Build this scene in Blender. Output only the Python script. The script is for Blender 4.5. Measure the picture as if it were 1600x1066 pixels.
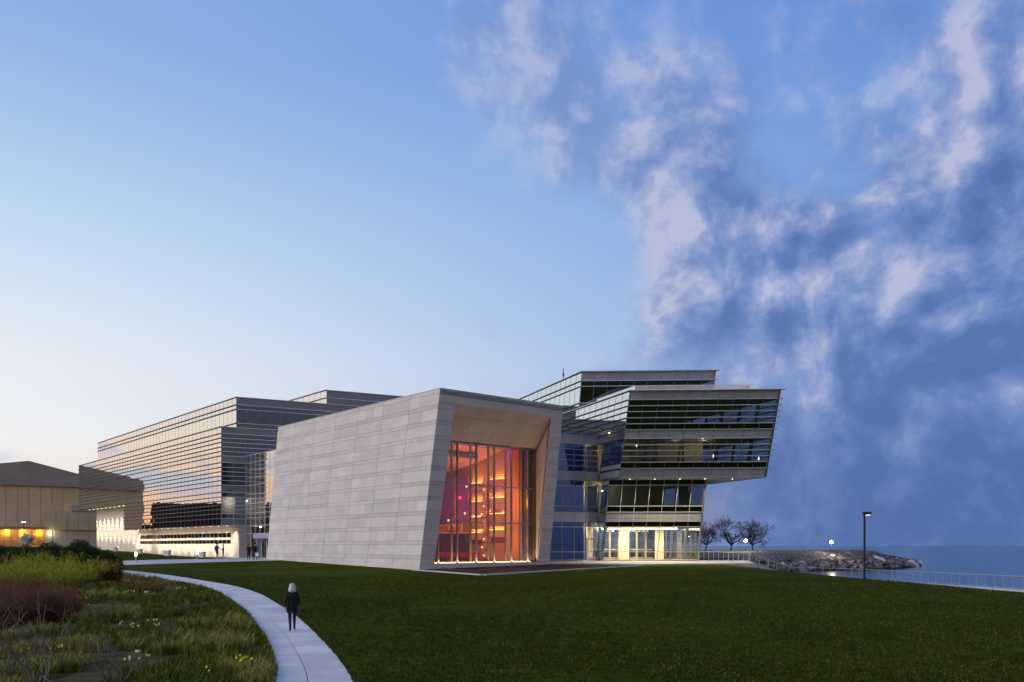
import bpy, bmesh, math, random
import numpy as np
from mathutils import Vector, Matrix

random.seed(7)
rng = np.random.default_rng(7)
scene = bpy.context.scene
for _o in list(bpy.data.objects):
    bpy.data.objects.remove(_o)
COL = scene.collection
R = math.radians

# ------------------------------------------------------------------ camera
cam_d = bpy.data.cameras.new("camera")
cam_d.sensor_width = 36.0
cam_d.lens = 36.0 * 1336 / 1600
cam_d.shift_y = (853 - 533) / 1600
cam_d.clip_start = 0.5
cam_d.clip_end = 60000
cam = bpy.data.objects.new("camera", cam_d)
COL.objects.link(cam)
cam.location = (0, 0, 1.6)
cam.rotation_euler = (R(90), 0, 0)
scene.camera = cam

# ------------------------------------------------------------------ world
def lin(c):
    return tuple(((v / 255) / 12.92 if v / 255 <= .04045 else ((v / 255 + .055) / 1.055) ** 2.4) for v in c)

SUN_AZ = (-.994, -.11)          # horizontal direction of the afterglow
world = bpy.data.worlds.new("World")
scene.world = world
world.use_nodes = True
wt = world.node_tree
wt.nodes.clear()

class NT:
    """tiny helper that chains nodes of a tree"""
    def __init__(s, t): s.t = t
    def node(s, typ, **kw):
        n = s.t.nodes.new(typ)
        for k, v in kw.items(): setattr(n, k, v)
        return n
    def put(s, sock, v):
        if isinstance(v, bpy.types.NodeSocket): s.t.links.new(v, sock)
        else: sock.default_value = v
    def math(s, op, a, b=None, c=None, clamp=False):
        n = s.node('ShaderNodeMath', operation=op, use_clamp=clamp)
        s.put(n.inputs[0], a)
        if b is not None: s.put(n.inputs[1], b)
        if c is not None: s.put(n.inputs[2], c)
        return n.outputs[0]
    def vmath(s, op, a, b=None, scale=None):
        n = s.node('ShaderNodeVectorMath', operation=op)
        s.put(n.inputs[0], a)
        if b is not None: s.put(n.inputs[1], b)
        if scale is not None: s.put(n.inputs[3], scale)
        return n.outputs['Value'] if op in ('DOT_PRODUCT', 'LENGTH') else n.outputs[0]
    def smooth(s, v, a, b, lo=0., hi=1.):
        n = s.node('ShaderNodeMapRange', interpolation_type='SMOOTHSTEP')
        s.put(n.inputs['Value'], v)
        n.inputs['From Min'].default_value = a; n.inputs['From Max'].default_value = b
        n.inputs['To Min'].default_value = lo; n.inputs['To Max'].default_value = hi
        return n.outputs[0]
    def ramp(s, v, stops, interp='LINEAR'):
        n = s.node('ShaderNodeValToRGB')
        e = n.color_ramp; e.interpolation = interp
        while len(e.elements) < len(stops): e.elements.new(.5)
        for el, (p, c) in zip(e.elements, stops):
            el.position = p; el.color = (*c, 1)
        s.put(n.inputs[0], v)
        return n.outputs[0]
    def mix(s, f, a, b, mode='MIX'):
        n = s.node('ShaderNodeMix', data_type='RGBA', blend_type=mode)
        s.put(n.inputs[0], f); s.put(n.inputs[6], a if isinstance(a, bpy.types.NodeSocket) else (*a, 1)[:4])
        s.put(n.inputs[7], b if isinstance(b, bpy.types.NodeSocket) else (*b, 1)[:4])
        return n.outputs[2]
    def noise(s, vec, scale, detail=2., rough=.5, out=0, dist=0.):
        n = s.node('ShaderNodeTexNoise')
        if vec is not None: s.put(n.inputs['Vector'], vec)
        n.inputs['Scale'].default_value = scale; n.inputs['Detail'].default_value = detail
        n.inputs['Roughness'].default_value = rough; n.inputs['Distortion'].default_value = dist
        return n.outputs[out]

W = NT(wt)
gen = W.node('ShaderNodeTexCoord').outputs['Generated']
D = W.vmath('NORMALIZE', gen)
sep = W.node('ShaderNodeSeparateXYZ'); wt.links.new(D, sep.inputs[0])
Z = sep.outputs[2]
flat = W.node('ShaderNodeCombineXYZ'); wt.links.new(sep.outputs[0], flat.inputs[0]); wt.links.new(sep.outputs[1], flat.inputs[1])
flatn = W.vmath('NORMALIZE', flat.outputs[0])
dS = W.vmath('DOT_PRODUCT', flatn, (SUN_AZ[0], SUN_AZ[1], 0.))
zc = W.math('MAXIMUM', Z, 0.)
glow = W.ramp(zc, [(0, lin((250, 176, 120))), (.022, lin((252, 208, 166))), (.06, lin((243, 229, 216))), (.11, lin((238, 237, 237))),
                   (.2, lin((224, 232, 240))), (.32, lin((190, 212, 236))), (.41, lin((160, 190, 228))), (.48, lin((140, 173, 223))), (1, lin((80, 122, 198)))])
warm = W.ramp(zc, [(0, lin((250, 160, 100))), (.03, lin((253, 196, 150))), (.075, lin((250, 214, 184))), (.13, lin((243, 228, 214))), (.2, lin((230, 231, 235))), (.32, lin((186, 208, 236))), (.48, lin((138, 172, 223))), (1, lin((84, 128, 204)))])
cool = W.ramp(zc, [(0, lin((98, 128, 184))), (.06, lin((94, 128, 186))), (.2, lin((124, 160, 217))), (.42, lin((108, 150, 216))), (.56, lin((84, 130, 208))), (1, lin((70, 114, 196)))])
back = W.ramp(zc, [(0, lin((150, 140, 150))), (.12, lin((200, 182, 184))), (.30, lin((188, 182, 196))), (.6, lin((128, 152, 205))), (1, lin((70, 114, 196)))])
m1 = W.smooth(dS, -.75, .58)
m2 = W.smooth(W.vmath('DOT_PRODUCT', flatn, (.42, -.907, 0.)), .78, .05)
sky = W.mix(m1, cool, W.mix(W.smooth(dS, .48, .9), glow, warm))
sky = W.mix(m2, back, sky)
nish = W.node('ShaderNodeTexSky', sky_type='NISHITA')
nish.sun_disc = False
nish.sun_elevation = R(1.5)
nish.sun_rotation = math.atan2(SUN_AZ[0], SUN_AZ[1])
nish.altitude = 180
sky = W.mix(1.0, sky, W.vmath('SCALE', nish.outputs[0], scale=.01), 'ADD')
# clouds: a bank over the lake, wisps overhead, a few flat ones low in the afterglow
wn = W.noise(D, 3.1, 4, .55, 1)
warp = W.vmath('SCALE', W.vmath('SUBTRACT', wn, (.5, .5, .5)), scale=.11)
Dw = W.vmath('ADD', W.vmath('MULTIPLY', D, (1.04, 1., .94)), warp)
CS = 7.4
n1 = W.noise(Dw, CS, 12, .575)
n1b = W.noise(W.vmath('ADD', Dw, (-.020, .006, .022)), CS, 12, .575)
n2 = W.noise(W.vmath('ADD', D, (3.1, 1.7, .4)), 3.0, 4, .5)
nh = W.noise(W.vmath('MULTIPLY', Dw, (1., 1., 2.3)), 5.2, 9, .58)
bank = W.math('SUBTRACT', W.vmath('DOT_PRODUCT', D, (.823, -.016, -.568)), -.15)
bankb = W.math('MULTIPLY', W.math('MINIMUM', W.math('MAXIMUM', bank, -.5), .40), 1.4)
def blob(px, py, tight, amp):
    v = Vector((px - 800, 1336, 853 - py)).normalized()
    d = W.vmath('DOT_PRODUCT', D, tuple(v))
    return W.smooth(d, math.cos(tight), 1., 0., amp)
wl = [blob(620, -20, .16, .17), blob(750, 40, .17, .17), blob(860, 130, .16, .19), blob(1000, 90, .18, .17), blob(1000, 240, .12, .13), blob(1070, 310, .11, .12), blob(1170, 430, .14, .20)]
wisps = wl[0]
for b_ in wl[1:]: wisps = W.math('ADD', wisps, b_)
lowband = W.math('MULTIPLY', W.smooth(Z, .035, .07), W.smooth(Z, .13, .085))
lowl = W.math('MULTIPLY', lowband, W.smooth(dS, .36, .46))
cov = W.math('ADD', W.math('ADD', W.math('SUBTRACT', n1, .5), bankb), W.math('ADD', wisps, W.math('MULTIPLY', W.math('SUBTRACT', n2, .5), .30)))
cov = W.math('SUBTRACT', cov, .14)
dens = W.math('MULTIPLY', W.smooth(cov, -.06, .27), W.smooth(sep.outputs[1], -.30, .25))
low = W.smooth(Z, .34, .05)
calm = W.math('SUBTRACT', 1.08, W.math('MULTIPLY', W.smooth(Z, .25, .03), .55))
relief = W.math('MULTIPLY', W.math('MULTIPLY', W.math('SUBTRACT', n1, n1b), 3.6), W.math('ADD', calm, .1))
deep = W.math('ADD', W.math('MULTIPLY', W.smooth(bank, .10, .42), .62), W.math('MULTIPLY', W.smooth(cov, .16, .6), .38))
thin = W.smooth(bank, .12, -.12)
light = W.math('ADD', W.math('ADD', .66, W.math('MULTIPLY', thin, .16)), W.math('MULTIPLY', relief, W.math('SUBTRACT', 1., W.math('MULTIPLY', thin, .15))))
light = W.math('SUBTRACT', light, W.math('MULTIPLY', deep, W.math('ADD', .26, W.math('MULTIPLY', low, .22))))
light = W.math('SUBTRACT', light, W.math('MULTIPLY', W.math('MULTIPLY', low, W.smooth(bank, -.02, .22)), .20))
light = W.math('ADD', light, W.math('MULTIPLY', W.math('MULTIPLY', W.math('SUBTRACT', nh, .5), .8), W.math('ADD', W.math('SUBTRACT', calm, W.math('MULTIPLY', thin, .5)), .12)), clamp=True)
light = W.math('MAXIMUM', light, W.math('MULTIPLY', W.smooth(bank, .24, -.06), .46))
ccol = W.ramp(light, [(0, lin((76, 105, 163))), (.3, lin((96, 122, 180))), (.55, lin((122, 142, 192))), (.8, lin((156, 166, 204))), (1, lin((184, 188, 214)))])
sky = W.mix(W.math('MULTIPLY', dens, W.math('SUBTRACT', .88, W.math('MULTIPLY', thin, .26))), sky, ccol)
nl = W.noise(W.vmath('MULTIPLY', D, (1., 1., 3.2)), 9., 6, .55)
ldens = W.math('MULTIPLY', W.smooth(nl, .49, .58), lowl)
sky = W.mix(W.math('MULTIPLY', ldens, .8), sky, lin((190, 200, 226)))
ground_c = lin((48, 52, 50))
sky = W.mix(W.smooth(Z, 0., -.02), sky, ground_c)
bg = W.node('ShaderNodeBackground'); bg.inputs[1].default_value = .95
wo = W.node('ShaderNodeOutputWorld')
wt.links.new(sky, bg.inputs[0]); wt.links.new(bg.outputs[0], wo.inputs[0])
world.cycles.sampling_method = 'MANUAL'
world.cycles.sample_map_resolution = 512

sun_d = bpy.data.lights.new("sun", 'SUN')
sun_d.energy = 1.35; sun_d.angle = R(36); sun_d.color = (1., .96, .95)
sun = bpy.data.objects.new("sun", sun_d); COL.objects.link(sun)
_sd = Vector((-.93, -.30, .46)).normalized()
sun.rotation_euler = _sd.to_track_quat('Z', 'Y').to_euler()
sun.location = _sd * 200

vs = scene.view_settings
vs.view_transform = 'Standard'; vs.look = 'None'; vs.exposure = 0.15; vs.gamma = 1; vs.use_curve_mapping = False
cy = scene.cycles
cy.use_denoising = True
cy.max_bounces = 7; cy.diffuse_bounces = 3; cy.glossy_bounces = 4; cy.transparent_max_bounces = 14
cy.caustics_reflective = False; cy.caustics_refractive = False
cy.sample_clamp_indirect = 4

# ------------------------------------------------------------------ helpers
def wpos(o):
    p = Vector((0, 0, 0))
    while o is not None:
        p += o.location; o = o.parent
    return p

def tag(o, label, cat=None, group=None, kind=None):
    if label: o['label'] = label
    if cat: o['category'] = cat
    if group: o['group'] = group
    if kind: o['kind'] = kind
    return o

def thing(name, label, cat, loc=(0, 0, 0), group=None):
    o = bpy.data.objects.new(name, None)
    o.empty_display_size = .3
    COL.objects.link(o); o.location = loc
    return tag(o, label, cat, group)

def put(name, me, parent=None):
    o = bpy.data.objects.new(name, me); COL.objects.link(o)
    if parent is not None:
        o.parent = parent; o.location = -wpos(parent)
    return o

def mesh(name, verts, faces, mats, smooth=False):
    me = bpy.data.meshes.new(name)
    me.from_pydata([tuple(v) for v in verts], [], [tuple(f) for f in faces])
    for m in (mats if isinstance(mats, (list, tuple)) else [mats]): me.materials.append(m)
    if smooth: me.polygons.foreach_set('use_smooth', [True] * len(me.polygons))
    me.update()
    return me

def arr_mesh(name, V, Fq, mats, smooth=False, midx=None):
    """vertices (n,3) and quads or tris (m,k) as arrays"""
    me = bpy.data.meshes.new(name)
    V = np.ascontiguousarray(V, dtype=np.float32); Fq = np.ascontiguousarray(Fq, dtype=np.int32)
    k = Fq.shape[1]
    me.vertices.add(len(V)); me.vertices.foreach_set('co', V.ravel())
    me.loops.add(Fq.size); me.loops.foreach_set('vertex_index', Fq.ravel())
    me.polygons.add(len(Fq)); me.polygons.foreach_set('loop_start', np.arange(0, Fq.size, k, dtype=np.int32))
    me.polygons.foreach_set('loop_total', np.full(len(Fq), k, dtype=np.int32))
    for m in (mats if isinstance(mats, (list, tuple)) else [mats]): me.materials.append(m)
    if midx is not None: me.polygons.foreach_set('material_index', np.asarray(midx, dtype=np.int32))
    if smooth: me.polygons.foreach_set('use_smooth', np.ones(len(Fq), dtype=bool))
    me.update(calc_edges=True); me.validate()
    return me

class MB:
    def __init__(s): s.v = []; s.f = []
    def hexa(s, q0, q1):
        """two quads (lists of 4 points, matching order) joined into a closed block"""
        b = len(s.v); s.v += [Vector(p) for p in q0] + [Vector(p) for p in q1]
        a0, a1, a3, c0 = s.v[b], s.v[b + 1], s.v[b + 3], s.v[b + 4]
        fl = (a1 - a0).cross(a3 - a0).dot(c0 - a0) > 0
        fs = [(0, 1, 2, 3), (4, 7, 6, 5), (0, 4, 5, 1), (1, 5, 6, 2), (2, 6, 7, 3), (3, 7, 4, 0)]
        for f in fs:
            f = tuple(b + i for i in f)
            s.f.append(f[::-1] if fl else f)
        return s
    def box(s, o, ax, ay, az):
        o, ax, ay, az = Vector(o), Vector(ax), Vector(ay), Vector(az)
        q = [o, o + ax, o + ax + ay, o + ay]
        return s.hexa(q, [p + az for p in q])
    def cbox(s, c, sx, sy, sz):
        return s.box((c[0] - sx / 2, c[1] - sy / 2, c[2] - sz / 2), (sx, 0, 0), (0, sy, 0), (0, 0, sz))
    def tube(s, pts, rad, n=8, cap=True):
        pts = [Vector(p) for p in pts]; rings = []
        for i, p in enumerate(pts):
            t = (pts[min(i + 1, len(pts) - 1)] - pts[max(i - 1, 0)]).normalized()
            a = t.orthogonal().normalized() if i == 0 else (a - t * a.dot(t)).normalized()
            bb = t.cross(a); r = rad[i] if isinstance(rad, (list, tuple)) else rad
            st = len(s.v)
            for k in range(n):
                th = 2 * math.pi * k / n
                s.v.append(p + a * (math.cos(th) * r) + bb * (math.sin(th) * r))
            rings.append(st)
        for a0, a1 in zip(rings, rings[1:]):
            for k in range(n):
                s.f.append((a0 + k, a0 + (k + 1) % n, a1 + (k + 1) % n, a1 + k))
        if cap:
            s.f.append(tuple(rings[0] + k for k in range(n))[::-1]); s.f.append(tuple(rings[-1] + k for k in range(n)))
        return s
    def poly(s, pts, z0, z1):
        """vertical prism over a 2-D outline"""
        ar = sum(p[0] * q[1] - q[0] * p[1] for p, q in zip(pts, pts[1:] + pts[:1]))
        if ar < 0: pts = pts[::-1]
        b = len(s.v); n = len(pts)
        s.v += [Vector((p[0], p[1], z0)) for p in pts] + [Vector((p[0], p[1], z1)) for p in pts]
        s.f.append(tuple(b + i for i in range(n))[::-1]); s.f.append(tuple(b + n + i for i in range(n)))
        for i in range(n):
            j = (i + 1) % n
            s.f.append((b + i, b + j, b + n + j, b + n + i))
        return s
    def lathe(s, c, prof, n=16):
        b = len(s.v)
        for r, z in prof:
            for k in range(n):
                th = 2 * math.pi * k / n
                s.v.append(Vector((c[0] + r * math.cos(th), c[1] + r * math.sin(th), c[2] + z)))
        for i in range(len(prof) - 1):
            for k in range(n):
                s.f.append((b + i * n + k, b + i * n + (k + 1) % n, b + (i + 1) * n + (k + 1) % n, b + (i + 1) * n + k))
        s.f.append(tuple(b + k for k in range(n))[::-1]); s.f.append(tuple(b + (len(prof) - 1) * n + k for k in range(n)))
        return s
    def build(s, name, mat, parent=None, smooth=False, **kw):
        o = put(name, mesh(name, s.v, s.f, mat, smooth), parent)
        if kw: tag(o, kw.get('label'), kw.get('cat'), kw.get('group'), kw.get('kind'))
        return o

# ------------------------------------------------------------------ materials
def mat(name, col, rough=.6, metal=0., var=.12, vscale=1.5, rnd=0., bump=0., bscale=12., spec=.4, col2=None, stretch=(1, 1, 1), detail=4, emit=None, estr=0., trans=0.):
    m = bpy.data.materials.new(name); m.use_nodes = True
    t = NT(m.node_tree); p = m.node_tree.nodes['Principled BSDF']
    tc = t.node('ShaderNodeTexCoord').outputs['Object']
    vec = t.vmath('MULTIPLY', tc, stretch)
    n = t.noise(vec, vscale, detail, .55)
    a = tuple(c * (1 - var) for c in col); b = tuple(min(1, c * (1 + var)) for c in (col2 or col))
    c = t.mix(t.smooth(n, .3, .7), a, b)
    if rnd:
        r = t.node('ShaderNodeObjectInfo').outputs['Random']
        k = t.math('ADD', t.math('MULTIPLY', r, 2 * rnd), 1 - rnd)
        hsv = t.node('ShaderNodeHueSaturation'); t.put(hsv.inputs['Color'], c); t.put(hsv.inputs['Value'], k)
        c = hsv.outputs[0]
    t.put(p.inputs['Base Color'], c)
    p.inputs['Roughness'].default_value = rough; p.inputs['Metallic'].default_value = metal
    p.inputs['Specular IOR Level'].default_value = spec
    if bump:
        bn = t.node('ShaderNodeBump'); bn.inputs['Strength'].default_value = bump; bn.inputs['Distance'].default_value = .02
        t.put(bn.inputs['Height'], t.noise(vec, bscale, 6, .6)); t.put(p.inputs['Normal'], bn.outputs[0])
    if emit:
        p.inputs['Emission Color'].default_value = (*emit, 1); p.inputs['Emission Strength'].default_value = estr
    return m

def emat(name, col, s):
    m = bpy.data.materials.new(name); m.use_nodes = True
    m.node_tree.nodes.clear(); t = NT(m.node_tree)
    e = t.node('ShaderNodeEmission'); e.inputs[0].default_value = (*col, 1); e.inputs[1].default_value = s
    o = t.node('ShaderNodeOutputMaterial'); m.node_tree.links.new(e.outputs[0], o.inputs[0])
    return m

def glass(name, tint=(.5, .55, .56), base=.22, power=1.6, rcol=(.93, .96, 1.), rough=.0, wave=.0):
    """coated curtain-wall glazing: tinted see-through plus a mirror share that grows at grazing angles"""
    m = bpy.data.materials.new(name); m.use_nodes = True
    m.node_tree.nodes.clear(); t = NT(m.node_tree)
    lw = t.node('ShaderNodeLayerWeight'); lw.inputs[0].default_value = .5
    f = t.math('ADD', t.math('MULTIPLY', t.math('POWER', lw.outputs['Facing'], power), 1 - base), base, clamp=True)
    tr = t.node('ShaderNodeBsdfTransparent'); tr.inputs[0].default_value = (*tint, 1)
    gl = t.node('ShaderNodeBsdfGlossy'); gl.inputs[0].default_value = (*rcol, 1); gl.inputs['Roughness'].default_value = rough
    if wave:
        bn = t.node('ShaderNodeBump'); bn.inputs['Strength'].default_value = wave; bn.inputs['Distance'].default_value = .01
        t.put(bn.inputs['Height'], t.noise(t.node('ShaderNodeTexCoord').outputs['Object'], .8, 1, .5)); t.put(gl.inputs['Normal'], bn.outputs[0])
    mx = t.node('ShaderNodeMixShader'); t.put(mx.inputs[0], f)
    m.node_tree.links.new(tr.outputs[0], mx.inputs[1]); m.node_tree.links.new(gl.outputs[0], mx.inputs[2])
    o = t.node('ShaderNodeOutputMaterial'); m.node_tree.links.new(mx.outputs[0], o.inputs[0])
    return m

M = {}
M['stone'] = mat('limestone', (.66, .595, .54), .8, var=.05, vscale=.55, rnd=.075, bump=.25, bscale=9, stretch=(1, 1, 2.2), spec=.25)
M['stone_thin'] = mat('limestone_narrow', (.63, .57, .52), .8, var=.07, vscale=1.1, rnd=.09, bump=.25, bscale=9, stretch=(1, 1, 2), spec=.25)
M['joint'] = mat('mortar', (.24, .22, .205), .9)
M['fin'] = mat('aluminium_fin', (.70, .70, .71), .42, metal=.5, var=.05)
M['findark'] = mat('bronze_fin', (.10, .10, .11), .4, metal=.5, var=.05)
M['mull'] = mat('mullion_metal', (.22, .23, .25), .4, metal=.6, var=.05)
M['spand'] = mat('spandrel_panel', (.34, .35, .375), .36, metal=.2, var=.05, rnd=.06, spec=.6)
M['spandark'] = mat('slate_spandrel', (.20, .21, .23), .34, metal=.2, var=.05, rnd=.05)
M['vision'] = glass('vision_glass', tint=(.66, .70, .76), base=.18, power=2.0, rcol=(.78, .88, 1.))
M['endglass'] = glass('end_glass', tint=(.40, .44, .46), base=.14, power=1.6, rcol=(.42, .55, .78))
M['mirror'] = glass('facade_glass', tint=(.42, .44, .44), base=.5, power=1.0, rcol=(1., .985, .96))
M['skyglass'] = glass('side_glass', tint=(.5, .52, .52), base=.45, power=1.1, rcol=(.82, .94, 1.))
M['skyspand'] = glass('side_spandrel_glass', tint=(.05, .055, .06), base=.40, power=1.1, rcol=(.86, .94, .98))
M['mspand'] = glass('spandrel_glass', tint=(.05, .055, .06), base=.44, power=1.0, rcol=(1., .985, .97))
M['clear'] = glass('clear_glass', tint=(.86, .88, .87), base=.06, power=2.6)
M['dark'] = glass('dark_glass', tint=(.03, .034, .036), base=.16, power=2.0, rcol=(.8, .88, 1.))
M['blue'] = glass('sky_blue_link_glass', tint=(.55, .58, .62), base=.30, power=1.8, rcol=(.13, .26, .60))  # deep blue of the reflected lake sky put into the mirror tint
M['guard'] = glass('guard_glass', tint=(.75, .8, .8), base=.25, power=1.3)
M['slab'] = mat('floor_slab', (.30, .29, .28), .8)
M['ceil'] = mat('ceiling_board', (.42, .41, .40), .8)
M['roof'] = mat('roof_membrane', (.25, .26, .28), .8)
M['inwall'] = mat('inner_wall', (.45, .43, .38), .85)
M['indark'] = mat('dim_inner_wall', (.22, .23, .26), .85)  # bluish grey carries the dim ambient light of the unlit rooms
M['cream'] = mat('cream_wall', (.62, .56, .44), .8, var=.05)
M['soffit'] = mat('soffit_panel', (.36, .36, .37), .55, var=.04)
M['concrete'] = mat('path_concrete', (.64, .60, .55), .82, var=.13, vscale=.5, rnd=.07, bump=.3, bscale=30, spec=.3)
M['kerb'] = mat('kerb_concrete', (.52, .51, .50), .85, var=.1, bump=.2)
M['plaza'] = mat('plaza_paving', (.50, .48, .46), .75, var=.1, vscale=.6, bump=.2, rnd=.04)
M['rail'] = mat('warm_lit_rail', (.80, .73, .58), .45, metal=.25, var=.05)  # cream tone holds the warm lobby light falling on the terrace rails
M['pole'] = mat('dark_pole', (.015, .016, .018), .45, var=.05)
M['lampwarm'] = emat('downlight_lens', (1., .80, .50), 7.)
M['warmstrip'] = emat('warm_light_strip', (1., .74, .36), 11.)

def shade_nodes(m): return NT(m.node_tree), m.node_tree.nodes['Principled BSDF']

# lawn: mown turf with blotches, fine tufting
def lawn_mat():
    m = bpy.data.materials.new('lawn_turf'); m.use_nodes = True
    t, p = shade_nodes(m)
    tc = t.node('ShaderNodeTexCoord').outputs['Object']
    big = t.noise(tc, .16, 4, .6); mid = t.noise(t.vmath('MULTIPLY', tc, (.8, 1.6, 1)), 1.4, 5, .65); fine = t.noise(tc, 16, 4, .7)
    c = t.ramp(t.math('ADD', t.math('MULTIPLY', mid, .6), t.math('MULTIPLY', fine, .4)),
               [(.3, (.028, .035, .0015)), (.5, (.047, .057, .0025)), (.62, (.062, .070, .005)), (.8, (.10, .10, .016))])
    c = t.mix(t.smooth(big, .40, .62), t.mix(.35, c, (.020, .030, .001)), t.mix(.35, c, (.075, .085, .004)))
    t.put(p.inputs['Base Color'], c); p.inputs['Roughness'].default_value = .9; p.inputs['Specular IOR Level'].default_value = .02
    bn = t.node('ShaderNodeBump'); bn.inputs['Strength'].default_value = .8; bn.inputs['Distance'].default_value = .06
    t.put(bn.inputs['Height'], t.math('ADD', fine, t.math('MULTIPLY', t.noise(tc, 5, 5, .7), .8))); t.put(p.inputs['Normal'], bn.outputs[0])
    return m
M['lawn'] = lawn_mat()
M['mulch'] = mat('bark_mulch', (.055, .034, .022), .95, var=.5, vscale=4, bump=1., bscale=14, spec=.1, col2=(.075, .05, .032))
M['soil'] = mat('garden_soil', (.060, .042, .020), .95, var=.5, vscale=1.2, bump=1., bscale=10, spec=.05, col2=(.075, .062, .022))
# ------------------------------------------------------------------ ground
RAIL = [(24.5, 120.), (30.4, 101.7), (32.9, 97.2), (35., 93.4), (36.9, 88.7), (39.1, 79.), (41.1, 68.7), (42.8, 58.), (45., 40.), (48., 15.), (60., -60.), (90., -200.)]
def shore_x(y):
    ys = [p[1] for p in RAIL][::-1]; xs = [p[0] for p in RAIL][::-1]
    return float(np.interp(y, ys, xs))
def sst(a, b, x):
    t = min(1, max(0, (x - a) / (b - a))); return t * t * (3 - 2 * t)
def G(x, y):
    """height of the terrain"""
    b = -.0245 * (97 - y) if y < 97 else 0.
    b = max(b, -2.6)
    # falls off towards the lakeside walk
    d = shore_x(y) - x
    low = -2.06 if y > 30 else min(-2.06, b)
    k = sst(19., .4, d) if y < 108 else 0
    if y > 84: k *= sst(18.5, 27, x) if y < 92 else sst(23, 29, x)
    b = b * (1 - k) + min(low, b) * k
    # rises gently towards the neighbouring hall
    b += 1.15 * sst(42, 84, -x) * sst(95, 160, y)
    return b
LAKE = -4.5
def build_ground():
    xs = np.unique(np.concatenate([np.arange(-600, -60, 30.), np.arange(-60, 52, 1.5), [60, 75, 100]]))
    ys = np.unique(np.concatenate([np.arange(-400, 8, 30.), np.arange(8, 125, 1.5), np.arange(125, 200, 8.), np.arange(200, 700, 40.)]))
    V = []; F = []
    for y in ys:
        sx = shore_x(y) + .9 if y < 122 else 25.
        for x in xs:
            # squeeze the columns next to the shore so that the edge is clean
            z = G(min(x, sx), y)
            if x > sx: z = z - min(9., (x - sx) * 6)
            V.append((x, y, z))
    nx = len(xs)
    for j in range(len(ys) - 1):
        for i in range(nx - 1):
            a = j * nx + i
            F.append((a, a + 1, a + 1 + nx, a + nx))
    o = put('ground', mesh('ground', V, F, M['lawn'], True))
    tag(o, 'dark green mown lawn sloping towards the lake', kind='structure')
build_ground()

def drape(name, poly, dz, m, cuts=3, kind='structure', zf=None, thick=0., label=None, parent=None):
    """a sheet over a 2-D outline that follows the terrain"""
    bm = bmesh.new()
    f = bm.faces.new([bm.verts.new((p[0], p[1], 0)) for p in poly])
    bmesh.ops.triangulate(bm, faces=[f])
    for _ in range(cuts):
        e = [e for e in bm.edges if e.calc_length() > 2.5]
        if e: bmesh.ops.subdivide_edges(bm, edges=e, cuts=1)
        bmesh.ops.triangulate(bm, faces=bm.faces[:])
    for v in bm.verts: v.co.z = (zf or G)(v.co.x, v.co.y) + dz
    if thick:
        r = bmesh.ops.extrude_face_region(bm, geom=bm.faces[:])
        for v in [g for g in r['geom'] if isinstance(g, bmesh.types.BMVert)]: v.co.z -= thick
    bmesh.ops.recalc_face_normals(bm, faces=bm.faces[:])
    if not thick:
        if sum(f.normal.z for f in bm.faces) < 0: bmesh.ops.reverse_faces(bm, faces=bm.faces[:])
    me = bpy.data.meshes.new(name); bm.to_mesh(me); bm.free(); me.materials.append(m)
    o = put(name, me, parent)
    if kind: o['kind'] = kind
    if label: o['label'] = label
    return o

# lake
def water_mat():
    m = bpy.data.materials.new('lake_water'); m.use_nodes = True
    t, p = shade_nodes(m)
    tc = t.node('ShaderNodeTexCoord').outputs['Object']
    p.inputs['Base Color'].default_value = (.015, .075, .12, 1)
    p.inputs['Roughness'].default_value = .16; p.inputs['IOR'].default_value = 1.33
    bn = t.node('ShaderNodeBump'); bn.inputs['Strength'].default_value = .35; bn.inputs['Distance'].default_value = .25
    h = t.math('ADD', t.noise(t.vmath('MULTIPLY', tc, (.5, 1., 1)), .35, 4, .55), t.math('MULTIPLY', t.noise(tc, 1.6, 3, .5), .3))
    t.put(bn.inputs['Height'], h); t.put(p.inputs['Normal'], bn.outputs[0])
    return m
M['water'] = water_mat()
_wx = [-700, 10, 60, 150, 400, 1500, 6000, 30000]; _wy = [-3000, -100, 30, 100, 200, 400, 1200, 5000, 40000]
V = [(x, y, LAKE) for y in _wy for x in _wx]
F = [(j * 8 + i, j * 8 + i + 1, j * 8 + i + 9, j * 8 + i + 8) for j in range(8) for i in range(7)]
tag(put('lake', mesh('lake', V, F, M['water'])), 'calm blue lake reaching the horizon', kind='structure')

# curved footpath of concrete slabs
PO = [(-2.6, 15.), (-3.1, 18.), (-4.0, 21.6), (-5.3, 25.8), (-7.1, 31.0), (-9.5, 37.5), (-11.0, 41.1), (-14.5, 49.1), (-18.1, 55.5), (-22.1, 60.9), (-26.6, 66.7), (-31.5, 72.1), (-37, 77.4)]
PI_ = [(-4.9, 15.), (-5.3, 18.), (-6.0, 21.6), (-7.1, 25.3), (-8.8, 30.2), (-11.4, 36.9), (-12.9, 40.4), (-16.4, 48.1), (-20.0, 54.3), (-24.0, 59.6), (-28.5, 65.4), (-33.4, 71.0), (-38.8, 76.2)]
def resamp(P, n):
    P = np.array(P); d = np.r_[0, np.cumsum(np.linalg.norm(np.diff(P, axis=0), axis=1))]
    # smooth through a dense catmull-rom
    out = []
    for s in np.linspace(0, d[-1], n):
        i = min(max(np.searchsorted(d, s) - 1, 0), len(P) - 2)
        t = (s - d[i]) / (d[i + 1] - d[i]); p0, p1, p2, p3 = P[max(i - 1, 0)], P[i], P[i + 1], P[min(i + 2, len(P) - 1)]
        out.append(.5 * ((2 * p1) + (-p0 + p2) * t + (2 * p0 - 5 * p1 + 4 * p2 - p3) * t * t + (-p0 + 3 * p1 - 3 * p2 + p3) * t ** 3))
    return np.array(out)
NSEG = 160
po, pi_ = resamp(PO, NSEG + 1), resamp(PI_, NSEG + 1)
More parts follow.
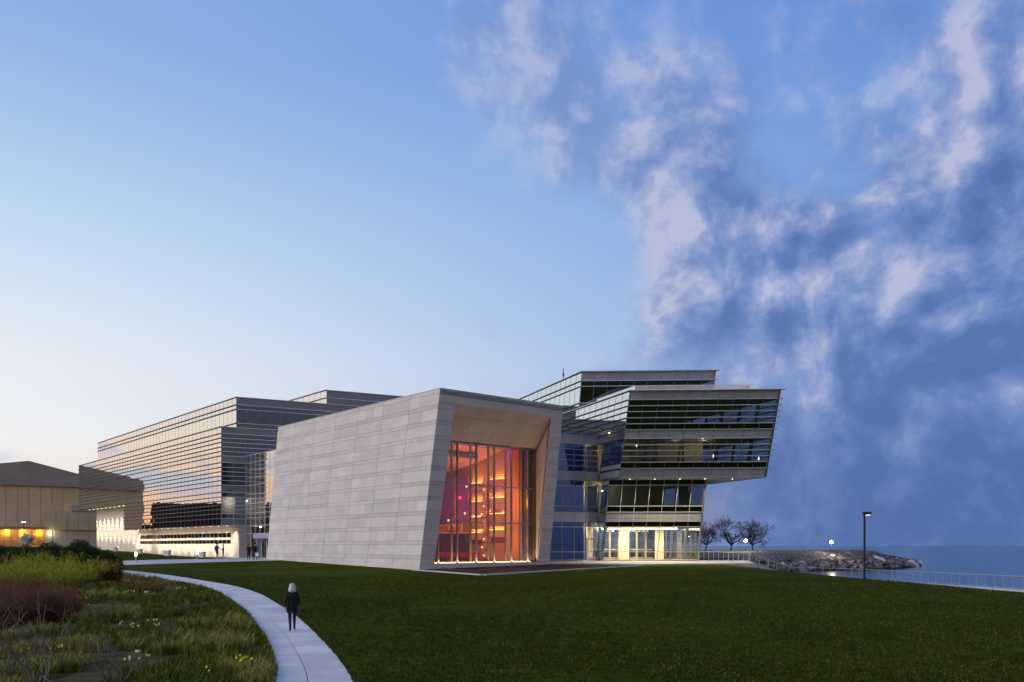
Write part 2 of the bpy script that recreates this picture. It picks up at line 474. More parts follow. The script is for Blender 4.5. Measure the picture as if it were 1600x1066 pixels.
path = thing('path', 'pale concrete footpath curving across the lawn', None, (-8, 31, G(-8, 31)))
path['kind'] = 'structure'
for a in range(0, NSEG, 5):
    for h in (0, 1):
        q = MB(); n = 5
        for k in range(n + 1):
            i = a + k
            l, r = Vector((*pi_[i], 0)), Vector((*po[i], 0))
            mid = l.lerp(r, .42)
            p, s = (l, mid) if h == 0 else (mid, r)
            p2, s2 = p.lerp(s, .012 if h else 0), p.lerp(s, 1 if h else .988)
            if k in (0, n):
                j = (pi_[i + (1 if k == 0 else -1)] - pi_[i]); j = Vector((*(j / np.linalg.norm(j) * .006), 0))
                p2, s2 = p2 + j * 2.5, s2 + j * 2.5
            for w in (p2, s2):
                z = G(w.x, w.y)
                q.v.append(Vector((w.x, w.y, z + .035))); q.v.append(Vector((w.x, w.y, z - .1)))
        for k in range(n):
            b = k * 4
            q.f += [(b, b + 4, b + 6, b + 2), (b, b + 1, b + 5, b + 4), (b + 2, b + 6, b + 7, b + 3)]
        q.f += [(0, 2, 3, 1), (n * 4, n * 4 + 1, n * 4 + 3, n * 4 + 2)]
        me = mesh('slab', [v for v in q.v], [f[::-1] for f in q.f], M['concrete'])
        bm = bmesh.new(); bm.from_mesh(me); bmesh.ops.recalc_face_normals(bm, faces=bm.faces[:]); bm.to_mesh(me); bm.free()
        put('slab', me, path)

# walkway to the entrance and the plaza before the lakeside wing
drape('walkway', [(-75, 66), (-38.7, 83.4), (-33.3, 89.), (-25.7, 95.2), (-18, 101), (-20, 113), (-35.2, 114.8), (-36.6, 112.9), (-35.9, 101.3), (-43.5, 93.4), (-78, 77)], .03, M['plaza'], 5, label='pale paved walkway leading to the lobby doors')
def plz(x, y): return -.02 - max(0, 92 - y) * .021
drape('plaza', [(2.2, 91.5), (1.2, 86.), (7., 85.3), (12.6, 83.6), (17., 85.), (24.6, 86.2), (24.9, 88.6), (26.2, 97.), (14, 104), (3, 104)], 0, M['plaza'], 4, zf=plz, thick=.42, label='pale paved terrace in front of the glazed lakeside wing')
# bark bed and mowing strip round the stone hall
drape('planting_bed', [(-8.0, 75.0), (-2.3, 67.7), (4.6, 75.2), (12.5, 83.4), (7.0, 85.0), (3.6, 85.4)], .06, M['mulch'], 4, label='dark bark bed between the stone hall and the lawn')
strip = MB()
pl = [(-8.6, 75.0), (-2.27, 67.4), (4.7, 75.0), (12.7, 83.3)]
def off2(p, q, w):
    d = Vector((q[0] - p[0], q[1] - p[1])).normalized(); return Vector((d.y, -d.x)) * w
for p, q in zip(pl, pl[1:]):
    n = 8
    for k in range(n):
        a = Vector(p).lerp(Vector(q), k / n); b = Vector(p).lerp(Vector(q), (k + 1) / n); o_ = off2(p, q, .28)
        za, zb = G(*a), G(*b)
        strip.hexa([(a.x, a.y, za - .1), (b.x, b.y, zb - .1), (b.x + o_.x, b.y + o_.y, zb - .1), (a.x + o_.x, a.y + o_.y, za - .1)],
                   [(a.x, a.y, za + .09), (b.x, b.y, zb + .09), (b.x + o_.x, b.y + o_.y, zb + .09), (a.x + o_.x, a.y + o_.y, za + .09)])
strip.build('kerb', M['kerb'], label='pale concrete strip edging the bark bed', kind='structure')
# lakeside walk: a pale edging of cast blocks
walk = thing('lakeside_walk', 'pale concrete walk edge running along the lake', None, (36.9, 88, -2)); walk['kind'] = 'structure'
wp = resamp(RAIL[1:9], 90)
for i in range(0, 88, 2):
    a, b = Vector(wp[i]), Vector(wp[i + 2]); d = (b - a).normalized(); nrm = Vector((-d.y, d.x)) * -1
    if nrm.x > 0: nrm = -nrm
    a2, b2 = a + d * .02, b - d * .02
    za, zb = -2.05, -2.05
    w = 1.15 + .12 * random.random()
    MB().hexa([(*a2, za - .4), (*b2, zb - .4), (*(b2 + nrm * w), zb - .4), (*(a2 + nrm * w), za - .4)],
              [(*a2, za + .16), (*b2, zb + .16), (*(b2 + nrm * w), zb + .14), (*(a2 + nrm * w), za + .14)]).build('block', M['kerb'], walk)
# ramp from the plaza down to the walk
rp = [(24.4, 86.8, -.12), (27.2, 91.0, -.75), (30.0, 95.0, -1.4), (33.2, 98.6, -2.0)]
ramp = MB()
for a, b in zip(rp, rp[1:]):
    a, b = Vector(a), Vector(b)
    ramp.hexa([a - Vector((0, 0, .9)), b - Vector((0, 0, .9)), b + Vector((-1.5, 1.3, -.9)), a + Vector((-1.5, 1.3, -.9))], [a, b, b + Vector((-1.5, 1.3, 0)), a + Vector((-1.5, 1.3, 0))])
ramp.build('ramp', M['kerb'], label='pale concrete ramp dropping from the terrace to the lakeside walk', kind='structure')

# ------------------------------------------------------------------ curtain walls
def curtain(parent, P, d, L, rows, out, lean=(0, 0), zref=0., colw=1.52, mv='vision', md='dark', ms='spand', finm='fin', fin=.16, finh=.07,
            ext=(0, 0), indiv=10 ** 6, mull='mull', mw=.05, skip=None, jit=.0012, topfin=True, mull_ranges=None, cols=None):
    P, d, out, lean = Vector(P), Vector(d), Vector(out), Vector(lean)
    def pt(s, z, o=0.):
        p = P + d * s + lean * (z - zref) + out * o
        return Vector((p.x, p.y, z))
    if cols is None:
        n = max(1, round(L / colw)); cols = [L * i / n for i in range(n + 1)]
    joined = {}
    for ri, (z0, z1, kind) in enumerate(rows):
        key = {'v': mv, 'd': md, 's': ms}[kind]
        nm = {'v': 'pane', 'd': 'pane', 's': 'panel'}[kind]
        for i in range(len(cols) - 1):
            if skip and skip(i, ri): continue
            s0, s1 = cols[i] + .015, cols[i + 1] - .015; a0, a1 = z0 + .015, z1 - .015
            ja, jb = random.gauss(0, jit), random.gauss(0, jit); sm, zm = (s0 + s1) / 2, (a0 + a1) / 2
            f = lambda s, z, o: pt(s, z, o + ja * (s - sm) + jb * (z - zm))
            b = MB() if i < indiv else joined.setdefault((key, nm), MB())
            b.hexa([f(s0, a0, 0), f(s1, a0, 0), f(s1, a1, 0), f(s0, a1, 0)], [f(s0, a0, -.035), f(s1, a0, -.035), f(s1, a1, -.035), f(s0, a1, -.035)])
            if i < indiv: b.build(nm, M[key], parent)
    for (key, nm), b in joined.items(): b.build(nm, M[key], parent, kind='stuff')
    zs = [r[0] for r in rows] + [rows[-1][1]]
    for k, z in enumerate(zs):
        if not fin: break
        if k == len(zs) - 1 and not topfin: break
        a, b = -ext[0], L + ext[1]
        MB().hexa([pt(a, z - finh / 2, -.05), pt(b, z - finh / 2, -.05), pt(b, z - finh / 2, fin), pt(a, z - finh / 2, fin)],
                  [pt(a, z + finh / 2, -.05), pt(b, z + finh / 2, -.05), pt(b, z + finh / 2, fin), pt(a, z + finh / 2, fin)]).build('fin', M[finm], parent)
    jm = MB()
    for i, s in enumerate(cols):
        for z0, z1 in (mull_ranges or [(zs[0], zs[-1])]):
            b = MB() if i < indiv else jm
            w = mw / 2
            b.hexa([pt(s - w, z0, -.14), pt(s + w, z0, -.14), pt(s + w, z0, .012), pt(s - w, z0, .012)], [pt(s - w, z1, -.14), pt(s + w, z1, -.14), pt(s + w, z1, .012), pt(s - w, z1, .012)])
            if i < indiv: b.build('mullion', M[mull], parent)
    if jm.v: jm.build('mullion', M[mull], parent, kind='stuff')
    return pt

R2 = [(4.22, 5.2, 's'), (5.2, 5.83, 'd'), (5.83, 8.06, 'v'), (8.06, 8.68, 'd')]
R1 = [(.08, .95, 'v'), (.95, 3.63, 'v'), (3.63, 4.22, 'd')]
R2F = [(4.3, 5.2, 's'), (5.2, 5.83, 'd'), (5.83, 6.4, 'v'), (6.4, 6.95, 'v'), (6.95, 7.5, 'v'), (7.5, 8.05, 'v'), (8.05, 8.68, 'd')]
R3 = [(8.68, 9.6, 's'), (9.6, 10.22, 'd'), (10.22, 10.82, 'v'), (10.82, 11.39, 'v'), (11.39, 11.97, 'v'), (11.97, 12.6, 'v')]
R4 = [(12.6, 13.47, 's'), (13.47, 14.06, 'd'), (14.06, 14.65, 'v'), (14.65, 15.26, 'v'), (15.26, 15.83, 'v'), (15.83, 16.43, 'v'), (16.43, 17.3, 's')]
R5 = [(17.3, 18.44, 'v'), (18.44, 20.35, 'v'), (20.35, 20.96, 'v'), (20.96, 22.0, 's')]
cd = Vector((.887, .462)); vd = Vector((-.646, .763)); ud = Vector((.763, .646))
sd = Vector((-.3566, .9343)); ed = Vector((.9986, -.0523))

def slab(parent, pts, z0, z1, m='slab', name='floor_slab'):
    return MB().poly([tuple(p) for p in pts], z0, z1).build(name, M[m], parent)
def inner_wall(parent, p, q, z0, z1, m='inwall', t=.15, name='inner_wall'):
    p, q = Vector(p), Vector(q); d = (q - p).normalized(); n = Vector((-d.y, d.x)) * t
    return MB().hexa([(*p, z0), (*q, z0), (*(q + n), z0), (*(p + n), z0)], [(*p, z1), (*q, z1), (*(q + n), z1), (*(p + n), z1)]).build(name, M[m], parent)
def lamp(name, kind, loc, energy, col=(1, .8, .5), size=.3, parent=None, rot=None, spot=None, blend=.5, sx=None, sy=None):
    l = bpy.data.lights.new(name, kind); l.energy = energy; l.color = col
    if kind in ('POINT', 'SPOT'): l.shadow_soft_size = min(size, .06)
    if kind == 'SPOT': l.spot_size = spot; l.spot_blend = blend
    if kind == 'AREA':
        l.shape = 'RECTANGLE'; l.size = sx or size; l.size_y = sy or size
    o = bpy.data.objects.new(name, l); COL.objects.link(o)
    o.location = loc
    if parent is not None: o.parent = parent; o.location = Vector(loc) - wpos(parent)
    if rot is not None: o.rotation_euler = rot
    return o
def downlight(parent, loc, energy, spot=R(75), col=(1., .8, .52), tilt=None, r=.055, blend=.7, nm='downlight'):
    MB().lathe((loc[0], loc[1], loc[2] - .03), [(r, 0), (r, .05)], 10).build(nm, M['lampwarm'], parent)
    rot = None if tilt is None else Vector(tilt).to_track_quat('-Z', 'Y').to_euler()
    return lamp('downlight_lamp', 'SPOT', (loc[0], loc[1], loc[2] - .09), energy, col, .06, parent, rot, spot, blend)

# ================================================================== lakeside wing
wing = thing('glass_wing', 'tilted glass wing with cantilevered upper storeys beside the lake', 'building', (14, 95, 0))
C0 = Vector((9.43, 93.4))
U0 = Vector((11.13, 88.87)); UL = Vector((.0962, -.252)); UW = 15.0
L0 = Vector((9.77, 92.5)); LL = Vector((.0653, -.171)); LW = 10.25
P0 = Vector((7.87, 101.16)); PLn = Vector((.070, -.183)); PW = 15.5     # at z 17.3
fout = Vector((-.0523, -.9986)); sout = Vector((-.9343, -.3566)); rout = -sout
# fronts
curtain(wing, U0, ed, UW, R3 + R4, fout, UL, 8.68, ext=(.0, .42), colw=1.5)
curtain(wing, L0, ed, LW, R1, fout, LL, 0., ext=(0, .12), colw=1.46, fin=.07, mv='clear', mull='mull', mw=.06, topfin=False)
curtain(wing, L0, ed, LW, R2, fout, LL, 0., ext=(0, .12), colw=1.46, fin=.07, mull='fin', mw=.045)
curtain(wing, P0, ed, PW, R5, fout, PLn, 17.3, ext=(0, .42), colw=1.5)
# the side towards the afterglow: storey 4, storey 3, lower side, penthouse
def side(P, lean, zref, rows, L, mv='skyglass', ms='skyspand', **kw):
    """panes set row by row so that each row starts at the tilted front edge"""
    for r in rows:
        zc = (r[0] + r[1]) / 2
        q = Vector(P) + Vector(lean) * (zc - zref)
        kw2 = dict(kw)
        curtain(wing, q, sd, L, [r], sout, colw=1.5, mv=mv, ms=ms, md=ms, finm='findark', fin=.12, finh=.09, lean=lean, zref=zc, **kw2)
side(U0, UL, 8.68, R4, 27, indiv=12)
side(U0, UL, 8.68, R3, 4.6, mv='blue', ms='spand')
side(L0, LL, 0., R1 + R2, 1.6, mv='blue', ms='spand')
side(P0, PLn, 17.3, R5, 27, indiv=16)
# far side towards the lake, seen through the rooms
UR = U0 + ed * UW
curtain(wing, UR, sd, 22, R3 + R4, rout, UL, 8.68, colw=3.0, fin=.12, indiv=0, mv='clear', mw=.28, mull='findark', finm='findark')
LR = L0 + ed * LW
curtain(wing, LR, sd, 14, [(.08, 4.22, 'v'), (4.22, 5.83, 's'), (5.83, 8.68, 'v')], rout, LL, 0., colw=3.0, fin=.06, indiv=0, mv='clear', mw=.2)
PR = P0 + ed * PW
curtain(wing, PR, sd, 14, R5, rout, PLn, 17.3, colw=3.0, fin=.08, indiv=0, mv='clear', mw=.2)
# slabs, roofs, soffit
def quad2(P, lean, z, zref, w, dep, ins=.16):
    p = Vector(P) + Vector(lean) * (z - zref) + sd * ins
    return [p + ed * ins, p + ed * (w - ins), p + ed * (w - ins) + sd * dep, p + ed * ins + sd * dep]
slab(wing, quad2(U0, UL, 8.68, 8.68, UW, 22, .05), 8.60, 8.72, 'soffit', 'soffit')
slab(wing, quad2(U0, UL, 9.3, 8.68, UW, 22), 9.15, 9.5)
slab(wing, quad2(U0, UL, 12.7, 8.68, UW, 26), 12.62, 13.35)
slab(wing, quad2(U0, UL, 16.8, 8.68, UW, 26), 16.45, 17.22, 'ceil', 'roof')
slab(wing, quad2(P0, PLn, 21.4, 17.3, PW, 26), 21.0, 21.95, 'ceil', 'roof')
slab(wing, quad2(L0, LL, 4.5, 0, LW, 12), 4.25, 5.1)
slab(wing, quad2(L0, LL, 8.4, 0, LW, 12), 8.3, 8.58, 'ceil', 'ceiling')
slab(wing, [L0 + sd * .1 + ed * .05, L0 + ed * (LW - .05) + sd * .1, L0 + ed * LW + sd * 13, L0 + sd * 13], -.1, .06)
# eave plates
for P, ln, z, zr, w, dep in ((U0, UL, 17.3, 8.68, UW, 26), (P0, PLn, 22.0, 17.3, PW, 27)):
    p = P + ln * (z - zr)
    MB().poly([tuple(q) for q in (p + fout * .3 + sout * .12, p + ed * (w + .5) + fout * .3, p + ed * (w + .3) + sd * dep, p + sd * dep + sout * .12)], z, z + .07).build('eave_plate', M['fin'], wing)
# rooms: back walls and partitions
def rm(P, a, b): return Vector(P) + ed * a + sd * b
inner_wall(wing, rm(U0, .3, 9), rm(U0, 9.6, 9), 9.5, 12.6, 'inwall')
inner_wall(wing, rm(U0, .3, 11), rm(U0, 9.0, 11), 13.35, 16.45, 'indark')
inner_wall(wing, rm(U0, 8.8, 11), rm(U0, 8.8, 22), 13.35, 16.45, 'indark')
inner_wall(wing, rm(U0, 8.4, 3.2), rm(U0, 10.4, 3.2), 9.5, 12.6, 'cream')
inner_wall(wing, rm(U0, 5.6, 3.2), rm(U0, 8.2, 3.2), 9.5, 12.6, 'cream')
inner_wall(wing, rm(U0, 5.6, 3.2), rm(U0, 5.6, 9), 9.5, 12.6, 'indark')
inner_wall(wing, rm(U0, 9.6, 3.4), rm(U0, 9.6, 22), 9.5, 12.6, 'inwall')
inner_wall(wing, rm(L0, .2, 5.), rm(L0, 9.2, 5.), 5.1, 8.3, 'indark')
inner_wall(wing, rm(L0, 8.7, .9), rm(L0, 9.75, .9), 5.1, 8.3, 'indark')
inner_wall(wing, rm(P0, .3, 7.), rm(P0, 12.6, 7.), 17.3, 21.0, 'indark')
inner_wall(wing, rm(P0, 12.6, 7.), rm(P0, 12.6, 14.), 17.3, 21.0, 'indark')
# slanting columns behind the upper glass
for k in range(4):
    p = rm(U0, 3.2 + k * 3.6, 1.6)
    MB().tube([(p.x, p.y, 9.5), (p.x + UL.x * 3.5, p.y + UL.y * 3.5, 12.62)], .16, 10).build('column', M['indark'], wing)
    p = p + UL * 5.0
    MB().tube([(p.x, p.y, 13.3), (p.x + UL.x * 3.2, p.y + UL.y * 3.2, 16.5)], .16, 10).build('column', M['indark'], wing)
# lit lobby on the ground floor
inner_wall(wing, rm(L0, .1, 6.4), rm(L0, 1.8, 6.4), .06, 4.2, 'cream')
inner_wall(wing, rm(L0, 4.0, 4.6), rm(L0, 5.1, 4.6), .06, 4.2, 'cream')
inner_wall(wing, rm(L0, 8.3, 5.2), rm(L0, 9.3, 5.2), .06, 4.2, 'cream')
M['lobwin'] = glass('lobby_rear_glass', tint=(.8, .84, .86), base=.08, power=2.)
for k in range(8):
    a = rm(L0, 1.8 + k * 1.05, 9.0)
    MB().cbox((a.x, a.y, 2.1), .22, .22, 4.2).build('window_post', M['cream'], wing)
for z in (.12, 1.1, 4.0):
    a = rm(L0, 1.8, 9.05); MB().box((a.x, a.y, z), (*(ed * 8.2), 0), (*(sd * .12), 0), (0, 0, .14)).build('window_rail', M['cream'], wing)
a = rm(L0, 1.8, 9.1); MB().box((a.x, a.y, .1), (*(ed * 8.2), 0), (*(sd * .03), 0), (0, 0, 4.1)).build('rear_pane', M['lobwin'], wing)
slab(wing, [rm(L0, .15, .3), rm(L0, 10.1, .3), rm(L0, 10.1, 12), rm(L0, .15, 12)], 3.52, 4.2, 'ceil', 'ceiling')
for k, (x0, x1) in enumerate(((.9, 3.3), (3.5, 5.9), (6.1, 8.2))):
    a = rm(L0, x0, 1.0) + LL * 3.9
    MB().box((a.x, a.y, 3.40), (*(ed * (x1 - x0)), 0), (*(sd * .35), 0), (0, 0, .12)).build('light_strip', M['warmstrip'], wing)
for x in (2.2, 5., 8.):
    p = rm(L0, x, 2.6); lamp('lobby_lamp', 'AREA', (p.x, p.y, 3.5), 330, (1., .80, .50), parent=wing, sx=2.2, sy=2.2)
p = rm(L0, 5, 7.2); lamp('lobby_lamp', 'AREA', (p.x, p.y, 3.5), 260, (1., .80, .50), parent=wing, sx=6, sy=2)
# lamps in the upper rooms
M['whitelamp'] = emat('pendant_lamp', (1., .93, .78), 6.)
for x, y, z in ((.45, 1.1, 12.0), (2.6, 2.6, 12.2), (9.8, .8, 10.9), (14.3, .5, 10.6)):
    p = rm(U0, x, y) + UL * (z - 8.68)
    MB().lathe((p.x, p.y, z), [(.015, -.16), (.05, -.1), (.06, 0), (.05, .1), (.015, .16)], 10).build('pendant', M['whitelamp'], wing, True)
p = rm(U0, 9.2, 1.9) + UL * 3; lamp('room_lamp', 'POINT', (p.x, p.y, 12.2), 55, (1., .72, .34), .2, wing)
p = rm(U0, 6.4, 1.9) + UL * 3; lamp('room_lamp', 'POINT', (p.x, p.y, 12.2), 18, (1., .75, .4), .2, wing)
p = rm(U0, 2.2, 4.5); lamp('room_lamp', 'POINT', (p.x, p.y, 12.1), 40, (1., .84, .45), .3, wing)
p = rm(L0, 3.0, 4.0); lamp('room_lamp', 'POINT', (p.x, p.y, 7.8), 10, (1., .85, .5), .3, wing)
# soffit downlights
for x, y in ((1.6, 1.0), (4.2, 1.0), (6.8, 1.0), (9.4, 1.0), (12.4, 1.3), (9.2, 5.5)):
    p = rm(U0, x, y)
    downlight(wing, (p.x, p.y, 8.60), 900, R(125), (1., .78, .5))
# roof guard of glass sheets
g0 = Vector((12.94, 89.6)); g1 = g0 + ed * 12.2
def guard(p, q, n):
    p, q = Vector(p), Vector(q)
    for i in range(n):
        a, b = p.lerp(q, i / n), p.lerp(q, (i + 1) / n); d = (b - a).normalized(); a, b = a + d * .02, b - d * .02; m_ = Vector((-d.y, d.x)) * .02
        MB().hexa([(*a, 17.25), (*b, 17.25), (*(b + m_), 17.25), (*(a + m_), 17.25)], [(*a, 18.4), (*b, 18.4), (*(b + m_), 18.4), (*(a + m_), 18.4)]).build('guard_pane', M['guard'], wing)
guard(g0, g0 + sd * 9, 6); guard(g0, g1, 8); guard(g1, g1 + sd * 7, 5)
# mast on the penthouse roof
p = P0 + PLn * 4.7 + sd * 6 + ed * .3
MB().tube([(p.x, p.y, 22.0), (p.x, p.y, 23.6)], .05, 6).tube([(p.x, p.y, 22.6), (p.x, p.y, 23.0)], .1, 6).build('mast', M['pole'], wing)

# link wall between the stone hall and the wing
lk0 = C0 - cd * 8.0
LKC = [0, .4, 1.9, 3.4, 4.9, 6.4, 8.0]
lout = Vector((.462, -.887))
curtain(wing, lk0, cd, 8.0, R1 + R2 + R3[:] + [(12.6, 13.5, 's')], lout, cols=LKC, mv='blue', md='blue', fin=.06, mull='mull', mw=.07,
        skip=lambda i, r: i == 5 and r < 2, finm='spand')
slab(wing, [lk0 - lout * .3, C0 - lout * .3, C0 - lout * 6, lk0 - lout * 6], 13.3, 13.52, 'roof', 'roof')
for z0, z1 in ((4.25, 5.1), (8.7, 9.5), (12.6, 13.2)):
    slab(wing, [lk0 - lout * .25, C0 - lout * .25, C0 - lout * 6, lk0 - lout * 6], z0, z1)
inner_wall(wing, lk0 - lout * 6, C0 - lout * 6, 0, 13.3, 'inwall')
for z0, z1 in ((5.1, 8.7), (9.5, 12.6), (.0, 4.2)):
    inner_wall(wing, lk0 + cd * 6.3 - lout * .3, lk0 + cd * 6.3 - lout * 6, z0, z1, 'indark')
    inner_wall(wing, lk0 + cd * 6.42 - lout * 2.2, C0 - lout * 2.2, z0, z1, 'cream')
p = lk0 + cd * 7.2 - lout * 1.0
lamp('room_lamp', 'POINT', (p.x, p.y, 7.7), 220, (1., .82, .36), .2, wing)
lamp('room_lamp', 'POINT', (p.x, p.y, 12.1), 70, (1., .8, .38), .2, wing)
lamp('room_lamp', 'POINT', (p.x, p.y, 3.5), 160, (1., .84, .52), .2, wing)
q = lk0 + cd * 3.0 - lout * 2; lamp('room_lamp', 'POINT', (q.x, q.y, 7.9), 14, (1., .85, .7), .2, wing)
MB().cbox((q.x, q.y, 8.0), .5, .12, .05).build('ceiling_light', M['whitelamp'], wing)
# door at the end of the link
M['doorframe'] = mat('white_door_frame', (.55, .54, .57), .45, var=.03)
dr = lk0 + cd * 6.47
def dpt(s, z, o=0.): q = dr + cd * s + lout * o; return Vector((q.x, q.y, z))
def fbox(b, s0, s1, z0, z1, o0, o1): return b.hexa([dpt(s0, z0, o0), dpt(s1, z0, o0), dpt(s1, z1, o0), dpt(s0, z1, o0)], [dpt(s0, z0, o1), dpt(s1, z0, o1), dpt(s1, z1, o1), dpt(s0, z1, o1)])
door = fbox(fbox(fbox(fbox(MB(), 0, .16, 0, 2.45, .03, -.05), .92, 1.08, 0, 2.45, .03, -.05), .16, .92, 2.3, 2.45, .03, -.05), .16, .92, 0, .3, .03, -.05).build('door', M['doorframe'], wing)
fbox(MB(), .16, .92, .3, 2.3, 0, -.02).build('door_pane', M['clear'], door)
fbox(MB(), .82, .86, .95, 1.35, .09, .05).build('handle', M['fin'], door)
fbox(MB(), 1.12, 1.5, .05, 3.6, 0, -.03).build('side_pane', M['clear'], wing)
fbox(MB(), 0, 1.08, 2.5, 3.6, 0, -.03).build('transom_pane', M['clear'], wing)
# ================================================================== stone recital hall
hall = thing('stone_hall', 'leaning pale limestone recital hall with a tall glowing window', 'building', (-8.14, 75., -.53))
A3 = Vector((-8.14, 75., 0)); ZA = -.53; ZT = 14.96; LEAN = .204
U3 = Vector((.763, .646, 0)); V3 = Vector((-.646, .763, 0))
def H(u, v, z): p = A3 + U3 * u + V3 * v; return Vector((p.x, p.y, z))
def fv(z): return -LEAN * (z - ZA)                       # v of the tilted front face at height z
def FF(u, z, o=0.): return H(u, fv(z) + o, z)            # on the front face, o metres behind it
def ur(z): return 15.5 + (14.43 - 15.5) * (z - ZA) / (ZT - ZA)   # outer right edge
def ol(z): return 1.55 + (1.73 - 1.55) * z / 13.87       # opening, left edge
def orr(z): return 13.89 + (13.04 - 13.89) * z / 13.87   # opening, right edge
ROWS = []
z = ZA - .35; first = True
NB = 12; mod = (ZT - ZA) / NB
for k in range(NB):
    z0 = ZA + k * mod
    ROWS.append((z0 if k else ZA - .5, z0 + mod * .74, 'panel')); ROWS.append((z0 + mod * .74, z0 + mod, 'narrow_panel'))
GAP = .012
def panel(q, inward, m, nm, parent=None, t=.05, gx=None):
    """slab from four corner points, shrunk for the joints"""
    c = sum(q, Vector()) / 4
    out = []
    for p in q:
        d = c - p; out.append(p)
    e0 = (q[1] - q[0]); e1 = (q[3] - q[0])
    def sh(i, a, b): return q[i] + (q[a] - q[i]).normalized() * (GAP if gx is None else gx) + (q[b] - q[i]).normalized() * GAP * .8
    o = [sh(0, 1, 3), sh(1, 0, 2), sh(2, 3, 1), sh(3, 2, 0)]
    j = random.uniform(-.003, .003); o = [p + inward * j for p in o]
    return MB().hexa(o, [p + inward * t for p in o]).build(nm, M[m], parent or hall)
# long side
for z0, z1, nm in ROWS:
    for cidx in range(7):
        a, b = cidx * 4.5, cidx * 4.5 + 4.5
        cuts = [a, b]
        if nm == 'panel':
            cuts = [a, a + 4.5 * random.choice((.25, .33, .5)), b] if random.random() < .55 else [a, a + 1.5, a + 3., b]
        for s0, s1 in zip(cuts, cuts[1:]):
            g = .016
            sa = s0 + (g if s0 == a else 0); sb = s1 - (g if s1 == b else 0)
            panel([H(0, sa + fv(z0), z0), H(0, sb + fv(z0), z0), H(0, sb + fv(z1), z1), H(0, sa + fv(z1), z1)], U3, 'stone' if nm == 'panel' else 'stone_thin', nm, gx=.002)
# backing walls (show in the joints)
def wallblock(nm, q0, q1, m='joint'): return MB().hexa(q0, q1).build(nm, M[m], hall)
zb = ZA - .6
wallblock('side_wall', [H(.05, .02 + fv(zb), zb), H(.05, 31.5 + fv(zb), zb), H(.05, 31.5 + fv(ZT), ZT - .02), H(.05, .02 + fv(ZT), ZT - .02)],
          [H(.6, .3 + fv(zb), zb), H(.6, 31.5 + fv(zb), zb), H(.6, 31.5 + fv(ZT), ZT - .02), H(.6, .3 + fv(ZT), ZT - .02)])
wallblock('back_wall', [H(.6, 30.9 + fv(zb), zb), H(ur(zb), 30.9 + fv(zb), zb), H(ur(ZT), 30.9 + fv(ZT), ZT - .05), H(.6, 30.9 + fv(ZT), ZT - .05)],
          [H(.6, 31.4 + fv(zb), zb), H(ur(zb), 31.4 + fv(zb), zb), H(ur(ZT), 31.4 + fv(ZT), ZT - .05), H(.6, 31.4 + fv(ZT), ZT - .05)], 'stone')
wallblock('end_wall', [H(ur(zb), .2 + fv(zb), zb), H(ur(zb), 30.8 + fv(zb), zb), H(ur(ZT), 30.8 + fv(ZT), ZT - .05), H(ur(ZT), .2 + fv(ZT), ZT - .05)],
          [H(ur(zb) - .5, .2 + fv(zb), zb), H(ur(zb) - .5, 30.8 + fv(zb), zb), H(ur(ZT) - .5, 30.8 + fv(ZT), ZT - .05), H(ur(ZT) - .5, .2 + fv(ZT), ZT - .05)], 'stone')
wallblock('roof', [H(.02, fv(ZT) + .02, ZT - .4), H(ur(ZT) - .02, fv(ZT) + .02, ZT - .4), H(ur(ZT) - .02, 31.3 + fv(ZT), ZT - .4), H(.02, 31.3 + fv(ZT), ZT - .4)],
          [H(.02, fv(ZT) + .02, ZT - .01), H(ur(ZT) - .02, fv(ZT) + .02, ZT - .01), H(ur(ZT) - .02, 31.3 + fv(ZT), ZT - .01), H(.02, 31.3 + fv(ZT), ZT - .01)], 'roof')
# coping along the top edges
MB().hexa([H(-.03, fv(ZT) - .03, ZT), H(.35, fv(ZT) - .03, ZT), H(.35, 31.5 + fv(ZT), ZT), H(-.03, 31.5 + fv(ZT), ZT)],
          [H(-.03, fv(ZT) - .04, ZT + .06), H(.35, fv(ZT) - .04, ZT + .06), H(.35, 31.5 + fv(ZT), ZT + .06), H(-.03, 31.5 + fv(ZT), ZT + .06)]).build('coping', M['stone_thin'], hall)
MB().hexa([H(.36, fv(ZT) - .03, ZT), H(ur(ZT) + .03, fv(ZT) - .03, ZT), H(ur(ZT) + .03, fv(ZT) + .35, ZT), H(.36, fv(ZT) + .35, ZT)],
          [H(.36, fv(ZT) - .04, ZT + .06), H(ur(ZT) + .03, fv(ZT) - .04, ZT + .06), H(ur(ZT) + .03, fv(ZT) + .35, ZT + .06), H(.36, fv(ZT) + .35, ZT + .06)]).build('coping', M['stone_thin'], hall)
# front piers, sill and head
OT = 13.87; SILL = .03
for z0, z1, nm in ROWS:
    m = 'stone' if nm == 'panel' else 'stone_thin'
    segs = []
    if z1 <= SILL + .1: segs.append((lambda z: 0., lambda z: ur(z), z0, z1))
    else:
        lo = max(z0, SILL if z0 > -.6 else z0); hi = min(z1, OT)
        if z0 < SILL:
            segs.append((lambda z: 0., lambda z: ur(z), z0, SILL)); lo = SILL
        if hi > lo:
            segs.append((lambda z: 0., lambda z: ol(z), lo, hi)); segs.append((lambda z: orr(z), lambda z: ur(z), lo, hi))
        if z1 > OT:
            segs.append((lambda z: 0., lambda z: ur(z), max(z0, OT), z1))
    for fa, fb, a, b in segs:
        if b - a < .03: continue
        w = fb(a) - fa(a); n = 1 if w < 3 else 4
        for i in range(n):
            l0, r0 = fa(a) + (fb(a) - fa(a)) * i / n, fa(a) + (fb(a) - fa(a)) * (i + 1) / n
            l1, r1 = fa(b) + (fb(b) - fa(b)) * i / n, fa(b) + (fb(b) - fa(b)) * (i + 1) / n
            panel([FF(l0, a), FF(r0, a), FF(r1, b), FF(l1, b)], V3, m, nm)
